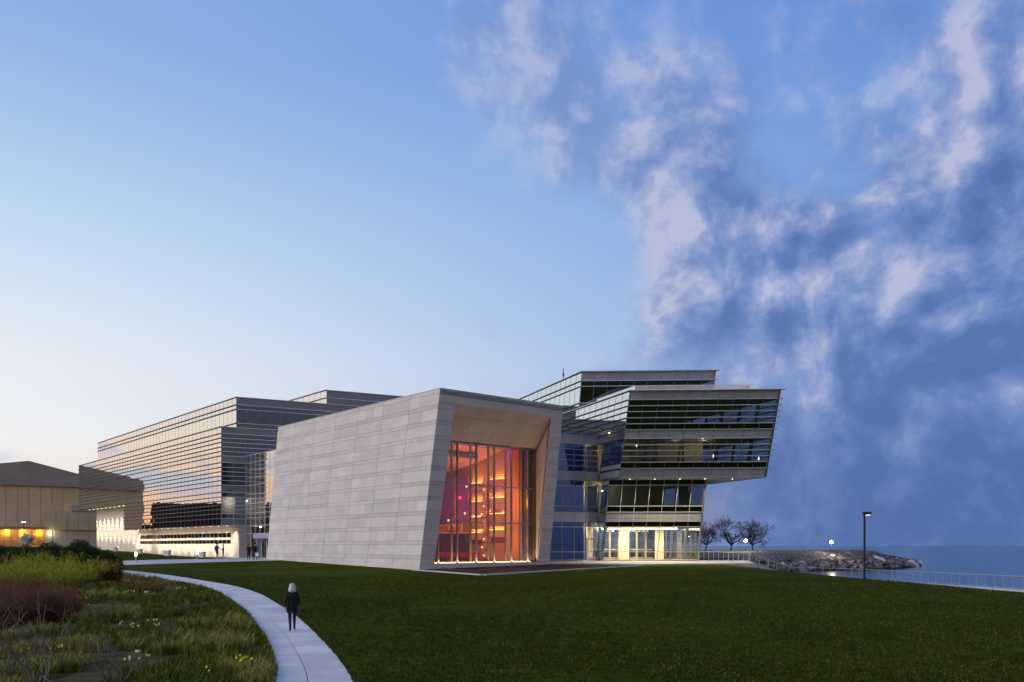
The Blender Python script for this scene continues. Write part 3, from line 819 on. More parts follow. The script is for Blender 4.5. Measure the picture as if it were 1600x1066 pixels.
def fblock(nm, a0, b0, a1, b1, z0, z1, m='joint'):
    wallblock(nm, [FF(a0, z0, .05), FF(b0, z0, .05), FF(b1, z1, .05), FF(a1, z1, .05)], [FF(a0, z0, .28), FF(b0, z0, .28), FF(b1, z1, .28), FF(a1, z1, .28)], m)
fblock('pier', .04, ol(SILL) - .02, .04, ol(OT) - .02, SILL, OT); fblock('pier', orr(SILL) + .02, ur(SILL) - .03, orr(OT) + .02, ur(OT) - .03, SILL, OT)
fblock('head', .04, ur(OT) - .03, .04, ur(ZT) - .03, OT, ZT - .03); fblock('sill_wall', .04, ur(zb) - .03, .04, ur(SILL) - .03, zb, SILL)
# splayed head, reveals and sill of the recess
WV = .30; WT = 11.06; WL, WR = 1.62, 13.98
for r in range(6):
    t0, t1 = [0, .27, .35, .62, .70, .97, 1.][r], [0, .27, .35, .62, .70, .97, 1.][r + 1]
    def sp(t, s):
        a = FF(ol(OT) + (orr(OT) - ol(OT)) * s, OT, .0); b = H(WL + (WR - WL) * s, WV, WT)
        return a.lerp(b, t)
    for k in range(4):
        if r == 5: break
        panel([sp(t0, k / 4), sp(t0, k / 4 + .25), sp(t1, k / 4 + .25), sp(t1, k / 4)], Vector((-.0, .0, 1.)), 'stone' if r % 2 == 0 else 'stone_thin', 'soffit_panel', t=.08)
MB().hexa([sp(0, 0) + Vector((0, 0, .09)), sp(0, 1) + Vector((0, 0, .09)), sp(1, 1) + Vector((0, 0, .09)), sp(1, 0) + Vector((0, 0, .09))],
          [sp(0, 0) + Vector((0, 0, .3)), sp(0, 1) + Vector((0, 0, .3)), sp(1, 1) + Vector((0, 0, .3)), sp(1, 0) + Vector((0, 0, .3))]).build('soffit_backing', M['joint'], hall)
for r in range(20):
    t0, t1 = ROWS[r + 1][0] / 13.87, ROWS[r + 1][1] / 13.87
    t0 = max(t0, .003); t1 = min(t1, 1.)
    if t1 <= t0: continue
    for fn, wu, inw in ((orr, WR, U3), (ol, WL, -U3)):
        a0, a1 = FF(fn(t0 * OT), t0 * OT), FF(fn(t1 * OT), t1 * OT); b0, b1 = H(wu, WV, SILL + t0 * (WT - SILL)), H(wu, WV, SILL + t1 * (WT - SILL))
        panel([a0, b0, b1, a1], inw, 'stone' if ROWS[r + 1][2] == 'panel' else 'stone_thin', 'reveal_panel')
# glazing: outer and inner skin
MUL = [2.27, 4.42, 6.61, 8.75, 10.89, 12.95]
TRZ = [3.76, 7.2]
def wbox(u0, u1, v0, v1, z0, z1): return MB().hexa([H(u0, v0, z0), H(u1, v0, z0), H(u1, v0, z1), H(u0, v0, z1)], [H(u0, v1, z0), H(u1, v1, z0), H(u1, v1, z1), H(u0, v1, z1)])
us = [WL] + MUL + [WR]; zs = [SILL + .02] + TRZ + [WT]
M['hallglass'] = glass('hall_glass', tint=(.93, .92, .92), base=.035, power=3.2)
M['hmull'] = mat('hall_mullion', (.30, .28, .27), .4, metal=.5)
M['imull'] = mat('inner_mullion', (.34, .29, .24), .5, metal=.2)
for a, b in zip(us, us[1:]):
    for c, d in zip(zs, zs[1:]):
        wbox(a + .04, b - .04, WV + .06, WV + .08, c + .03, d - .03).build('pane', M['hallglass'], hall)
for u_ in MUL: wbox(u_ - .045, u_ + .045, WV - .06, WV + .16, SILL, WT).build('mullion', M['hmull'], hall)
for u_ in MUL: wbox(u_ - .05, u_ + .05, 1.15, 1.36, .1, WT + .4).build('inner_mullion', M['imull'], hall)
for z_ in TRZ: wbox(WL, WR, WV, WV + .12, z_ - .05, z_ + .05).build('transom', M['hmull'], hall)
wbox(WL, WR, WV - .02, WV + .14, WT - .12, WT + .02).build('window_head', M['hmull'], hall)
# interior
M['oak'] = mat('warm_wood', (.56, .30, .11), .5, var=.1, vscale=.8, stretch=(.6, .6, 3))
M['oak2'] = mat('pale_wood', (.66, .42, .20), .5, var=.1, vscale=.8, stretch=(.6, .6, 3))
M['amber'] = mat('amber_wall', (.80, .36, .06), .6, var=.05)
M['plum'] = mat('purple_lit_wall', (.30, .10, .26), .7, var=.1)  # purple of the hall's coloured lamps put into the base colour
M['plumgrey'] = mat('grey_curtain', (.14, .11, .13), .8, var=.15, vscale=2)
M['seat'] = mat('red_upholstery', (.42, .02, .05), .7, var=.15)
M['rose'] = mat('rose_ceiling', (.50, .22, .17), .6, var=.06)
M['led'] = emat('led_strip', (1., .58, .14), 3.5)
M['sill_led'] = emat('sill_light', (1., .74, .38), 2.6)
M['sconce'] = emat('sconce_lamp', (1., .66, .24), 1.7)
M['redled'] = emat('red_lamp', (1., .02, .06), 5.)
wbox(.8, 14.6, .4, 29, -.05, .02).build('hall_floor', M['oak'], hall)
wbox(14.0, 14.3, .5, 29, 0, 12.6).build('hall_wall', M['oak'], hall)
wbox(.7, .9, .5, 29, 0, 12.6).build('hall_wall', M['oak'], hall)
wbox(.9, 14.0, 24, 24.3, 0, 12.6).build('hall_wall', M['plum'], hall)
wbox(13.3, 13.98, 3.3, 4.0, 0, 12).build('wall_rib', M['oak2'], hall)
wbox(13.2, 13.98, 1.9, 3.2, 0, 12).build('amber_panel', M['amber'], hall)
for k in range(3): wbox(13.05 + .02 * k, 13.85, .62 + k * .42, 1.0 + k * .42, .05, 11.3).build('curtain', M['plumgrey'], hall)
wbox(13.86, 13.99, .45, .6, .05, 11.5).build('amber_panel', M['amber'], hall)
# tilted ceiling sails
def sail(v0, v1, z0, z1, u0, u1, m, nm, sag=.35, n=10):
    b = MB(); vv = []
    for i in range(n + 1):
        t = i / n; vv.append((v0 + (v1 - v0) * t, z0 + (z1 - z0) * t - sag * math.sin(math.pi * t)))
    for (a, za), (c, zc) in zip(vv, vv[1:]):
        b.hexa([H(u0, a, za), H(u1, a, za), H(u1, c, zc), H(u0, c, zc)], [H(u0, a, za + .12), H(u1, a, za + .12), H(u1, c, zc + .12), H(u0, c, zc + .12)])
    return b.build(nm, M[m], hall)
sail(4.2, 17, 11.6, 9.4, 1, 13.6, 'rose', 'ceiling_sail', .3)
sail(1.6, 5.0, 12.3, 11.5, 1, 12.8, 'plum', 'ceiling_sail', .5)
sail(17, 24, 9.2, 8.2, 1, 13.9, 'plum', 'ceiling_sail', .4)
wbox(1, 14, .5, 24, 12.5, 12.7).build('hall_ceiling', M['plum'], hall)
wbox(1, 11.4, 6.2, 6.9, 10.5, 10.95).build('truss', M['plumgrey'], hall)
wbox(1, 12.4, 2.4, 2.7, 11.4, 11.7).build('truss', M['plumgrey'], hall)
for i in range(9):
    for j in range(3):
        p = H(3 + i * 1.2, 6.5 + j * 2.6, 10.82 - .33 * j * .9)
        MB().lathe((p.x, p.y, p.z - .12), [(.05, 0), (.05, .05)], 8).build('ceiling_lamp', M['sconce'], hall)
# convex wood balconies stacked on the side wall
def bulge(v0, v1, z0, z1, dep, m, nm, n=10, tilt=.25, led=True):
    b = MB(); pr = []
    for i in range(n + 1):
        t = i / n; v_ = v0 + (v1 - v0) * t; d = .12 + dep * math.sin(math.pi * t) ** .7
        pr.append((v_, 13.98 - d))
    for (va, ua), (vb, ub) in zip(pr, pr[1:]):
        b.hexa([H(ua + tilt * .5, va, z0), H(ub + tilt * .5, vb, z0), H(13.99, vb, z0), H(13.99, va, z0)], [H(ua, va, z1), H(ub, vb, z1), H(13.99, vb, z1), H(13.99, va, z1)])
    o = b.build(nm, M[m], hall)
    if not led: return o
    p = H(13.72, (v0 + v1) / 2, z1 + .05); L = lamp('cove_light', 'AREA', p, 34, (1., .60, .16), parent=hall, sx=(v1 - v0) * .8, sy=.1)
    L.rotation_euler = Matrix(((V3.x, U3.x, 0), (V3.y, U3.y, 0), (0, 0, -1))).to_euler()
    s = MB()
    for (va, ua), (vb, ub) in zip(pr[1:-1], pr[2:-1]):
        s.hexa([H(ua + .10, va, z1 + .01), H(ub + .10, vb, z1 + .01), H(ub + .2, vb, z1 + .01), H(ua + .2, va, z1 + .01)], [H(ua + .10, va, z1 + .06), H(ub + .10, vb, z1 + .06), H(ub + .2, vb, z1 + .06), H(ua + .3, va, z1 + .06)])
    s.build('led_strip', M['led'], o)
for v0, v1, dz in ((4.1, 7.3, .12), (8.0, 10.6, -.12)):
    for z0, z1, m in ((5.35, 6.4, 'oak2'), (3.45, 4.75, 'oak'), (2.35, 3.1, 'oak2'), (7.55, 8.3, 'oak')):
        bulge(v0, v1, z0 + dz, z1 + dz, .95, m, 'balcony_panel')
    wbox(13.7, 13.98, v0 + .2, v1 - .2, .05, 1.9).build('dado_panel', M['oak2'], hall)
    for z0, z1 in ((4.86, 5.34), (1.86, 2.33), (6.95, 7.5)):
        bulge(v0 + .15, v1 - .15, z0 + dz, z1 + dz, .7, 'plum', 'purple_lit_recess', led=False, tilt=.9)
# folded zigzag pier with sconces between them
for k in range(10):
    z0 = .3 + k * .86
    b = MB(); dv = .16 * (1 if k % 2 else -1)
    b.hexa([H(13.2, 7.35 + dv, z0), H(13.2, 7.95 + dv, z0), H(13.98, 7.95 + dv, z0), H(13.98, 7.35 + dv, z0)], [H(13.45, 7.35 - dv, z0 + .8), H(13.45, 7.95 - dv, z0 + .8), H(13.98, 7.95 - dv, z0 + .8), H(13.98, 7.35 - dv, z0 + .8)])
    pf = b.build('folded_panel', M['oak2'], hall)
    wbox(13.1, 13.17, 7.56 + dv, 7.74 + dv, z0 + .24, z0 + .36).build('sconce', M['sconce'], pf)
for v_, z_ in ((10.9, 7.9), (13.6, 6.3), (11.2, 5.0), (14.2, 4.3)):
    wbox(13.5, 13.6, v_, v_ + .18, z_, z_ + .22).build('sconce', M['sconce'], hall)
for v_, z_ in ((12.0, 6.7), (11.6, 2.3)):
    wbox(13.4, 13.55, v_, v_ + .2, z_, z_ + .25).build('red_lamp', M['redled'], hall)
# rear gallery, parquet front and end panels coloured like the purple light
wbox(13.6, 13.97, 10.8, 16.8, 4.2, 9.2).build('purple_tint_panel', M['plum'], hall)
wbox(13.55, 13.97, 12.6, 13.2, 4.3, 9.2).build('wall_rib', M['oak'], hall)
wbox(9.5, 13.9, 10.8, 24, 2.9, 3.1).build('gallery_floor', M['oak'], hall)
wbox(12.6, 12.8, 10.7, 22, 3.1, 3.95).build('gallery_front', M['oak2'], hall)
wbox(13.3, 13.9, 10.9, 22, .1, 2.85).build('purple_tint_panel', M['plumgrey'], hall)
for k in range(9):
    wbox(12.50, 12.59, 10.9 + k * 1.2, 11.9 + k * 1.2, 3.25, 3.8).build('gallery_panel', M['oak'], hall)
wbox(2., 13.6, WV + .3, WV + .95, .02, .09).build('sill_light', M['sill_led'], hall)
_p = H(7.8, WV - .12, .12)
_l = lamp('sill_uplight', 'AREA', _p, 240, (1., .70, .38), parent=hall, sx=11.5, sy=.12)
_l.rotation_euler = (math.pi, 0, 0); _l.rotation_euler = Matrix(((U3.x, -V3.x, 0), (U3.y, -V3.y, 0), (0, 0, -1))).to_euler()
def hl(u_, v_, z_, e, c, s=.4):
    p = H(u_, v_, z_); return lamp('stage_lamp', 'POINT', p, e * .72, (c[0], c[1] * .88, c[2] * .9), s, hall)
hl(9.5, 6.0, 8.8, 210, (1., .40, .07)); hl(10.5, 6.5, 3.2, 150, (1., .44, .09)); hl(11.2, 1.9, 6.0, 200, (1., .42, .05)); hl(11.2, 2.2, 2.0, 90, (1., .42, .05)); hl(6, 3.2, 10.2, 60, (1., .5, .2))
hl(11.8, 13.0, 6.2, 75, (.70, .03, .8)); hl(11.0, 12.2, 4.6, 110, (1., .45, .14)); hl(11.0, 14.5, 2.0, 60, (1., .05, .35)); hl(9, 3.0, 11.0, 150, (.50, .05, .9)); hl(11.6, 9.2, 5.0, 34, (.75, .05, .9)); hl(11.6, 5.6, 5.0, 30, (.75, .1, .9)); hl(11.4, 5.6, 1.6, 24, (.75, .1, .9)); hl(11., 7.6, 9.3, 60, (.7, .05, .9))
hl(6, 10.0, 8.0, 90, (1., .42, .16)); hl(8, 17, 7.4, 60, (.6, .03, 1.))
# rows of red seats
sm = MB(); sm.box((0, 0, .38), (.46, 0, 0), (0, .42, 0), (0, 0, .1)); bmk = MB(); bmk.box((0, .40, .4), (.46, 0, 0), (0, .09, 0), (.0, .06, .5))
lg = MB(); lg.box((.18, .15, 0), (.1, 0, 0), (0, .12, 0), (0, 0, .38))
me_s, me_b, me_l = mesh('cushion', sm.v, sm.f, M['seat']), mesh('backrest', bmk.v, bmk.f, M['seat']), mesh('leg', lg.v, lg.f, M['plumgrey'])
ang = math.atan2(U3.y, U3.x)
for r_ in range(6):
    for k in range(12):
        p = H(4.6 + k * .62 + .2 * (r_ % 2), 6.5 + r_ * 1.5, .02)
        t = thing('auditorium_seat', 'red upholstered auditorium seat inside the glowing hall window', 'seat', p, 'red seats on the floor of the recital hall')
        t.rotation_euler.z = ang + math.pi
        for nm, me in (('cushion', me_s), ('backrest', me_b), ('leg', me_l)):
            o = bpy.data.objects.new(nm, me); COL.objects.link(o); o.parent = t

# ================================================================== long west wing
west = thing('long_glass_wing', 'long mirrored glass wing on a lit stone base', 'building', (-38, 113, 0))
B2 = Vector((-38.3, 112.7)); FL = 72.4
nin = Vector((.763, .646)); wout = -nin; c_out = Vector((.462, -.887))
curtain(west, B2, vd, FL, R3 + R4, wout, colw=1.52, mv='mirror', md='mspand', ms='mspand', finm='findark', fin=.14, finh=.10, indiv=14, mw=.035, jit=.0016, ext=(.1, .1))
curtain(west, B2, vd, 42.7, R2F, wout, colw=1.52, mv='mirror', md='mspand', ms='mspand', finm='findark', fin=.14, finh=.10, indiv=14, mw=.035, jit=.0016, topfin=False, ext=(.1, .0))
T2 = Vector((-37.8, 117.3))
curtain(west, T2, vd, 68.5, R5, wout, colw=1.52, mv='mirror', md='mspand', ms='mspand', finm='findark', fin=.14, finh=.12, indiv=14, mw=.035, jit=.0016, ext=(.1, .1))
# end facing the lake
curtain(west, B2, cd, 26, R3 + R4, c_out, colw=1.52, fin=.10, ext=(.1, 0), indiv=12, mv='endglass', md='endglass', ms='spandark')
curtain(west, B2, cd, 3.1, R2F, c_out, colw=1.52, fin=.10, ext=(.1, 0), topfin=False, mull='fin', ms='spandark')
curtain(west, T2, cd, 30, R5, c_out, colw=1.52, fin=.10, ext=(.1, 0), indiv=14, mv='endglass', md='endglass', ms='spandark')
# mechanical storey
Q2 = Vector((-29.0, 133.9))
curtain(west, Q2, vd, 22, [(22.2, 23.5, 'v'), (23.5, 24.8, 'v'), (24.8, 26., 'v')], wout, colw=2, mv='mirror', finm='findark', fin=.14, finh=.13, indiv=0, mw=.04)
curtain(west, Q2, cd, 26, [(22.2, 23.5, 's'), (23.5, 24.8, 's'), (24.8, 26., 's')], c_out, colw=3, fin=.12, finh=.08, indiv=9, ms='spandark')
for z in (25.9,): slab(west, [Q2 + nin * .1, Q2 + cd * 26 + nin * .1, Q2 + cd * 26 + vd * 20, Q2 + vd * 22 + nin * .1], z, z + .1, 'roof', 'roof')
def par(P, d1, l1, d2, l2, i=.2): P = Vector(P) + d1 * i + d2 * i; return [P, P + d1 * (l1 - 2 * i), P + d1 * (l1 - 2 * i) + d2 * (l2 - 2 * i), P + d2 * (l2 - 2 * i)]
slab(west, par(B2, vd, FL, cd, 26), 8.72, 9.45); slab(west, par(B2, vd, FL, cd, 26), 12.65, 13.4); slab(west, par(B2, vd, FL, cd, 26), 16.5, 17.25, 'roof', 'roof')
slab(west, par(T2, vd, 68.5, cd, 30), 21.05, 21.95, 'ceil', 'roof')
slab(west, par(B2, vd, 42.7, cd, 20), 4.28, 5.1, 'soffit', 'soffit'); slab(west, [B2 + vd * 42.72, B2 + vd * (FL - .05), B2 + vd * (FL - .05) + cd * 6, B2 + vd * 42.72 + cd * 6], 8.60, 8.70, 'soffit', 'soffit')
for z0, z1, P, ln in ((5.1, 8.7, B2, 42.), (9.45, 12.65, B2, 71.), (13.4, 16.5, B2, 71.), (17.3, 21.05, T2, 67.)):
    a = P + cd * 7 + vd * 1.5
    inner_wall(west, a, a + vd * ln, z0, z1, 'inwall')
    inner_wall(west, P + vd * 7.5 + cd * 1.0, P + vd * 7.5 + cd * 24, z0, z1, 'indark')
MB().poly([tuple(p) for p in par(T2 - cd * .15 - vd * .15, vd, 68.8, cd, 30.3, 0)], 22.0, 22.06).build('eave_plate', M['fin'], west)
# glow of one room on the top storey
p = T2 + cd * 13.2 + vd * .7
lamp('room_lamp', 'POINT', (p.x, p.y, 20.1), 55, (1., .62, .16), .25, west)
p = T2 + cd * 13.2 + vd * 1.6; MB().box((p.x - 1.5, p.y - .7, 17.4), (*(cd * 4), 0), (*(vd * .1), 0), (0, 0, 3.4)).build('inner_wall', M['cream'], west)
p = B2 + cd * 1.9 + vd * 2.2; lamp('room_lamp', 'POINT', (p.x, p.y, 7.7), 90, (1., .85, .6), .25, west)
inner_wall(west, B2 + cd * .4 + vd * 3.2, B2 + cd * 3.0 + vd * 3.2, 5.1, 8.3, 'cream')
# stone base with ribbon windows
sb0 = B2 + cd * 2.24; SBL = 68.8
def sbp(s, z, o=0.): p = sb0 + vd * s + wout * o; return Vector((p.x, p.y, z))
M['gl'] = emat('ground_light_lens', (1., .8, .5), .8)
zl = [-.4, .63, 1.27, 1.9, 2.4, 2.76, 3.35, 4.28]; zh = [4.28, 5.0, 5.75, 6.5, 7.25, 8.0, 8.6]
M['litstone'] = mat('base_limestone', (.56, .51, .45), .8, var=.06, vscale=.8, bump=.08, bscale=9, stretch=(1, 1, 2), spec=.2)
sb = MB()
def course(z0, z1, s0, s1):
    s = s0
    while s < s1 - .01:
        e = min(s1, s + random.choice((2.2, 2.6, 3.0)))
        if s1 - e < .8: e = s1
        j = random.uniform(-.0012, .0012)
        sb.hexa([sbp(s + .012, z0 + .012, j), sbp(e - .012, z0 + .012, j), sbp(e - .012, z1 - .012, j), sbp(s + .012, z1 - .012, j)],
                [sbp(s + .012, z0 + .012, -.1), sbp(e - .012, z0 + .012, -.1), sbp(e - .012, z1 - .012, -.1), sbp(s + .012, z1 - .012, -.1)])
        s = e
WS0, WS1 = 2.8, 41.9
for z0, z1 in zip(zl, zl[1:]):
    if (z0, z1) in ((1.9, 2.4), (2.76, 3.35)):
        course(z0, z1, 0, WS0); course(z0, z1, WS1, SBL)
    else: course(z0, z1, 0, SBL)
for z0, z1 in zip(zh, zh[1:]): course(z0, z1, 42.9, SBL)
sb.build('stone_courses', M['litstone'], west, kind='stuff')
# return face beside the lobby
for z0, z1 in zip(zl, zl[1:]):
    a = sb0; b_ = sb0 + cd * 3.6
    MB().hexa([(*(a + c_out * .0), z0 + .012), (*b_, z0 + .012), (*b_, z1 - .012), (*a, z1 - .012)], [(*(a + vd * .1), z0 + .012), (*(b_ + vd * .1), z0 + .012), (*(b_ + vd * .1), z1 - .012), (*(a + vd * .1), z1 - .012)]).build('stone_panel', M['litstone'], west)
# ribbon window panes, fins and a dim room behind
M['ribbon'] = glass('ribbon_glass', tint=(.7, .7, .68), base=.10, power=2.5)
for z0, z1 in ((1.9, 2.4), (2.76, 3.35)):
    n = 26
    for i in range(n):
        s0, s1 = WS0 + (WS1 - WS0) * i / n, WS0 + (WS1 - WS0) * (i + 1) / n
        MB().hexa([sbp(s0 + .03, z0, -.05), sbp(s1 - .03, z0, -.05), sbp(s1 - .03, z1, -.05), sbp(s0 + .03, z1, -.05)], [sbp(s0 + .03, z0, -.07), sbp(s1 - .03, z0, -.07), sbp(s1 - .03, z1, -.07), sbp(s0 + .03, z1, -.07)]).build('ribbon_pane', M['ribbon'], west)
        MB().hexa([sbp(s1 - .06, z0, 0), sbp(s1 + .06, z0, 0), sbp(s1 + .06, z1, 0), sbp(s1 - .06, z1, 0)], [sbp(s1 - .06, z0, -.2), sbp(s1 + .06, z0, -.2), sbp(s1 + .06, z1, -.2), sbp(s1 - .06, z1, -.2)]).build('ribbon_mullion', M['mull'], west)
inner_wall(west, sb0 + cd * 3.4, sb0 + cd * 3.4 + vd * 43, -.2, 4.2, 'inwall')
slab(west, [sb0 + cd * .15, sb0 + cd * 3.5, sb0 + cd * 3.5 + vd * 44, sb0 + cd * .15 + vd * 44], -.3, .0)
M['curt'] = mat('brown_blind', (.10, .08, .06), .9)
for s0, s1 in ((4.2, 10.6), (12, 18.6), (20.4, 27.6), (30.4, 36), (38.6, 41.5)):
    inner_wall(west, sb0 + cd * .9 + vd * s0, sb0 + cd * .9 + vd * s1, 0, 4.1, 'curt', .05, 'blind')
for s, c, e in ((5.5, (1., .8, .4), 12), (11.3, (1., .85, .5), 30), (19.5, (.9, .85, .6), 26), (29, (1., .8, .5), 30), (37.2, (1., .85, .5), 22)):
    p = sb0 + cd * 1.9 + vd * s; lamp('room_lamp', 'POINT', (p.x, p.y, 3.4), e, c, .2, west)
M['violet'] = emat('violet_lamp', (.18, .12, 1.), 7.)
for s in (13.4, 33.4):
    p = sb0 + cd * .7 + vd * s; MB().lathe((p.x, p.y, 2.9), [(.1, -.22), (.16, -.1), (.16, .1), (.1, .22)], 10).build('violet_lamp', M['violet'], west)
    lamp('violet_glow', 'POINT', (p.x, p.y, 2.2), 26, (.2, .14, 1.), .3, west)
# grazing downlights in both soffits
for s in np.arange(1.2, 42, 2.9):
    p = sb0 + vd * float(s) + wout * 1.15; downlight(west, (p.x, p.y, 4.28), 440, R(84), (1., .79, .55), tilt=(nin.x * .45, nin.y * .45, -1), blend=1.)
    q = sb0 + vd * float(s + 1.45) + wout * 1.9; zq = G(q.x, q.y)
    MB().lathe((q.x, q.y, zq + .02), [(.06, 0), (.06, .02)], 8).build('ground_light', M['gl'], west)
    lamp('uplight_lamp', 'SPOT', (q.x, q.y, zq + .1), 340, (1., .8, .58), .06, west, Vector((nin.x * .95, nin.y * .95, 1)).to_track_quat('-Z', 'Y').to_euler(), R(110), 1.)
for s in np.arange(44.2, 69, 2.75):
    p = sb0 + vd * float(s) + wout * 1.2; downlight(west, (p.x, p.y, 8.58), 2000, R(48), (1., .79, .52), tilt=(nin.x * .22, nin.y * .22, -1), blend=.8)
    q = sb0 + vd * float(s + 1.4) + wout * 1.9; zq = G(q.x, q.y)
    lamp('uplight_lamp', 'SPOT', (q.x, q.y, zq + .1), 500, (1., .8, .56), .06, west, Vector((nin.x * .55, nin.y * .55, 1)).to_track_quat('-Z', 'Y').to_euler(), R(70), .9)
# glazed lobby between wing and hall
lobby_d = -vd; lp0 = Vector((-35.5, 114.1)); lb_out = wout
ztop = 13.6
M['lobby'] = glass('lobby_glass', tint=(.86, .86, .84), base=.16, power=1.25, rcol=(1., .98, .95))
LR_ = [(.05, 3.2, 'v'), (3.2, 4.28, 'v'), (4.28, 5.3, 'v')] + [(5.3 + k * .62, 5.92 + k * .62, 'v') for k in range(5)] + [(8.4, 9.6, 'v')] + [(9.6 + k * 1., 10.6 + k * 1., 'v') for k in range(4)]
curtain(west, lp0, lobby_d, 19, LR_, lb_out, colw=1.5, mv='lobby', fin=.05, finh=.05, indiv=8, mw=.06, mull='fin', skip=lambda i, r: i in (5, 6) and r == 0)
slab(west, [lp0 + nin * .1, lp0 - vd * 18 + nin * .1, lp0 - vd * 18 + nin * 12, lp0 + nin * 12], 13.5, 13.65, 'ceil', 'roof')
slab(west, [lp0 + nin * .1, lp0 - vd * 18 + nin * .1, lp0 - vd * 18 + nin * 12, lp0 + nin * 12], -.1, .04)
slab(west, [lp0 + nin * 4, lp0 - vd * 18 + nin * 4, lp0 - vd * 18 + nin * 12, lp0 + nin * 12], 4.4, 4.9, 'ceil'); slab(west, [lp0 + nin * 4, lp0 - vd * 18 + nin * 4, lp0 - vd * 18 + nin * 12, lp0 + nin * 12], 8.8, 9.3, 'ceil')
inner_wall(west, lp0 + nin * 8, lp0 - vd * 18 + nin * 8, 0, 13.4, 'cream')
inner_wall(west, lp0 + nin * .3 + vd * -.3, lp0 + nin * 8 + vd * -.3, 0, 13.4, 'inwall')
for k in range(5):
    p = lp0 - vd * (1.5 + k * 3.) + nin * 3.4; MB().tube([(p.x, p.y, 0), (p.x, p.y, 13.5)], .22, 12).build('column', M['cream'], west)
for k in range(3):
    p = lp0 - vd * (3 + k * 4.5) + nin * 5.5
    for z, e in ((4.2, 130), (8.6, 110), (13.2, 90)): lamp('lobby_lamp', 'POINT', (p.x, p.y, z), e, (1., .83, .55), .4, west)
# lobby doors with a lilac canopy
M['lilac'] = mat('lilac_canopy', (.34, .31, .52), .5, var=.04)
def lbp(s, z, o=0.): p = lp0 - vd * s + lb_out * o; return Vector((p.x, p.y, z))
def lbx(s0, s1, z0, z1, o0, o1): return MB().hexa([lbp(s0, z0, o0), lbp(s1, z0, o0), lbp(s1, z1, o0), lbp(s0, z1, o0)], [lbp(s0, z0, o1), lbp(s1, z0, o1), lbp(s1, z1, o1), lbp(s0, z1, o1)])
lbx(4.3, 11, 2.55, 3.15, .15, .9).build('canopy', M['lilac'], west); lbx(4.3, 4.5, .0, 2.55, .15, .4).build('canopy_leg', M['lilac'], west)
for s in (5.0, 6.6, 8.2):
    d_ = lbx(s, s + .12, .05, 2.5, .12, .04).build('door', M['doorframe'], west); lbx(s + .14, s + 1.4, .1, 2.45, .09, .07).build('door_pane', M['clear'], d_)

# ================================================================== neighbouring tan hall
tan = thing('tan_hall', 'older tan concrete hall with a dark roof and amber lit foyer', 'building', (-105, 184, 1))
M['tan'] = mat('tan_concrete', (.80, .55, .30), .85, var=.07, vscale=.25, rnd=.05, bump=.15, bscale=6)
M['tanlow'] = mat('tan_concrete_low', (.76, .57, .38), .85, var=.08, vscale=.25, rnd=.05)
M['bronze'] = mat('bronze_roof', (.34, .27, .19), .6, var=.08, vscale=.2)
M['amberlit'] = mat('amber_foyer_wall', (.75, .42, .10), .7, var=.15, vscale=.6)
W0 = Vector((-92., 190.)); t_out = Vector((.462, -.887))
def tp(k, z, o=0.): p = W0 - cd * k + t_out * o; return Vector((p.x, p.y, z))
def tx(b, k0, k1, z0, z1, o0, o1): return b.hexa([tp(k0, z0, o0), tp(k1, z0, o0), tp(k1, z1, o0), tp(k0, z1, o0)], [tp(k0, z0, o1), tp(k1, z0, o1), tp(k1, z1, o1), tp(k0, z1, o1)])
# gabled fascia and roof body
gp_ = [(-6, 15.2), (4.1, 17.5), (13.4, 19.9), (18.7, 19.1), (30, 17.2)]
for (k0, z0), (k1, z1) in zip(gp_, gp_[1:]):
    MB().hexa([tp(k0, 14.5, .6), tp(k1, 14.5, .6), tp(k1, z1, .0), tp(k0, z0, .0)], [tp(k0, 14.5, -30), tp(k1, 14.5, -30), tp(k1, z1, -30), tp(k0, z0, -30)]).build('roof', M['bronze'], tan)
k = -6.
while k < 30:
    w = 2.15
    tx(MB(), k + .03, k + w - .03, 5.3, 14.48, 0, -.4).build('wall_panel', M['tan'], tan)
    k += w
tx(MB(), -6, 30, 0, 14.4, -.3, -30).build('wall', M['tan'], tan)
k = -9.
while k < 8.6:                      # lower projecting mass on the right
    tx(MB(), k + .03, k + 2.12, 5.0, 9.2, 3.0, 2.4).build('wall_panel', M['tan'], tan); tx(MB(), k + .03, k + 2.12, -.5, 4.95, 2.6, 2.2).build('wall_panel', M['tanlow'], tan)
    k += 2.15
MB().hexa([tp(-9, 9.2, 3.1), tp(5.2, 9.2, 3.1), tp(5.2, 10.4, .1), tp(-9, 10.4, .1)], [tp(-9, 9.0, 3.1), tp(5.2, 9.0, 3.1), tp(5.2, 9.0, .1), tp(-9, 9.0, .1)]).build('canopy_roof', M['bronze'], tan)
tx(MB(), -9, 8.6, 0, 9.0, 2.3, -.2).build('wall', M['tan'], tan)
tx(MB(), 8.65, 9.0, 0, 5.2, 2.6, 0).build('pier', M['inwall'], tan)
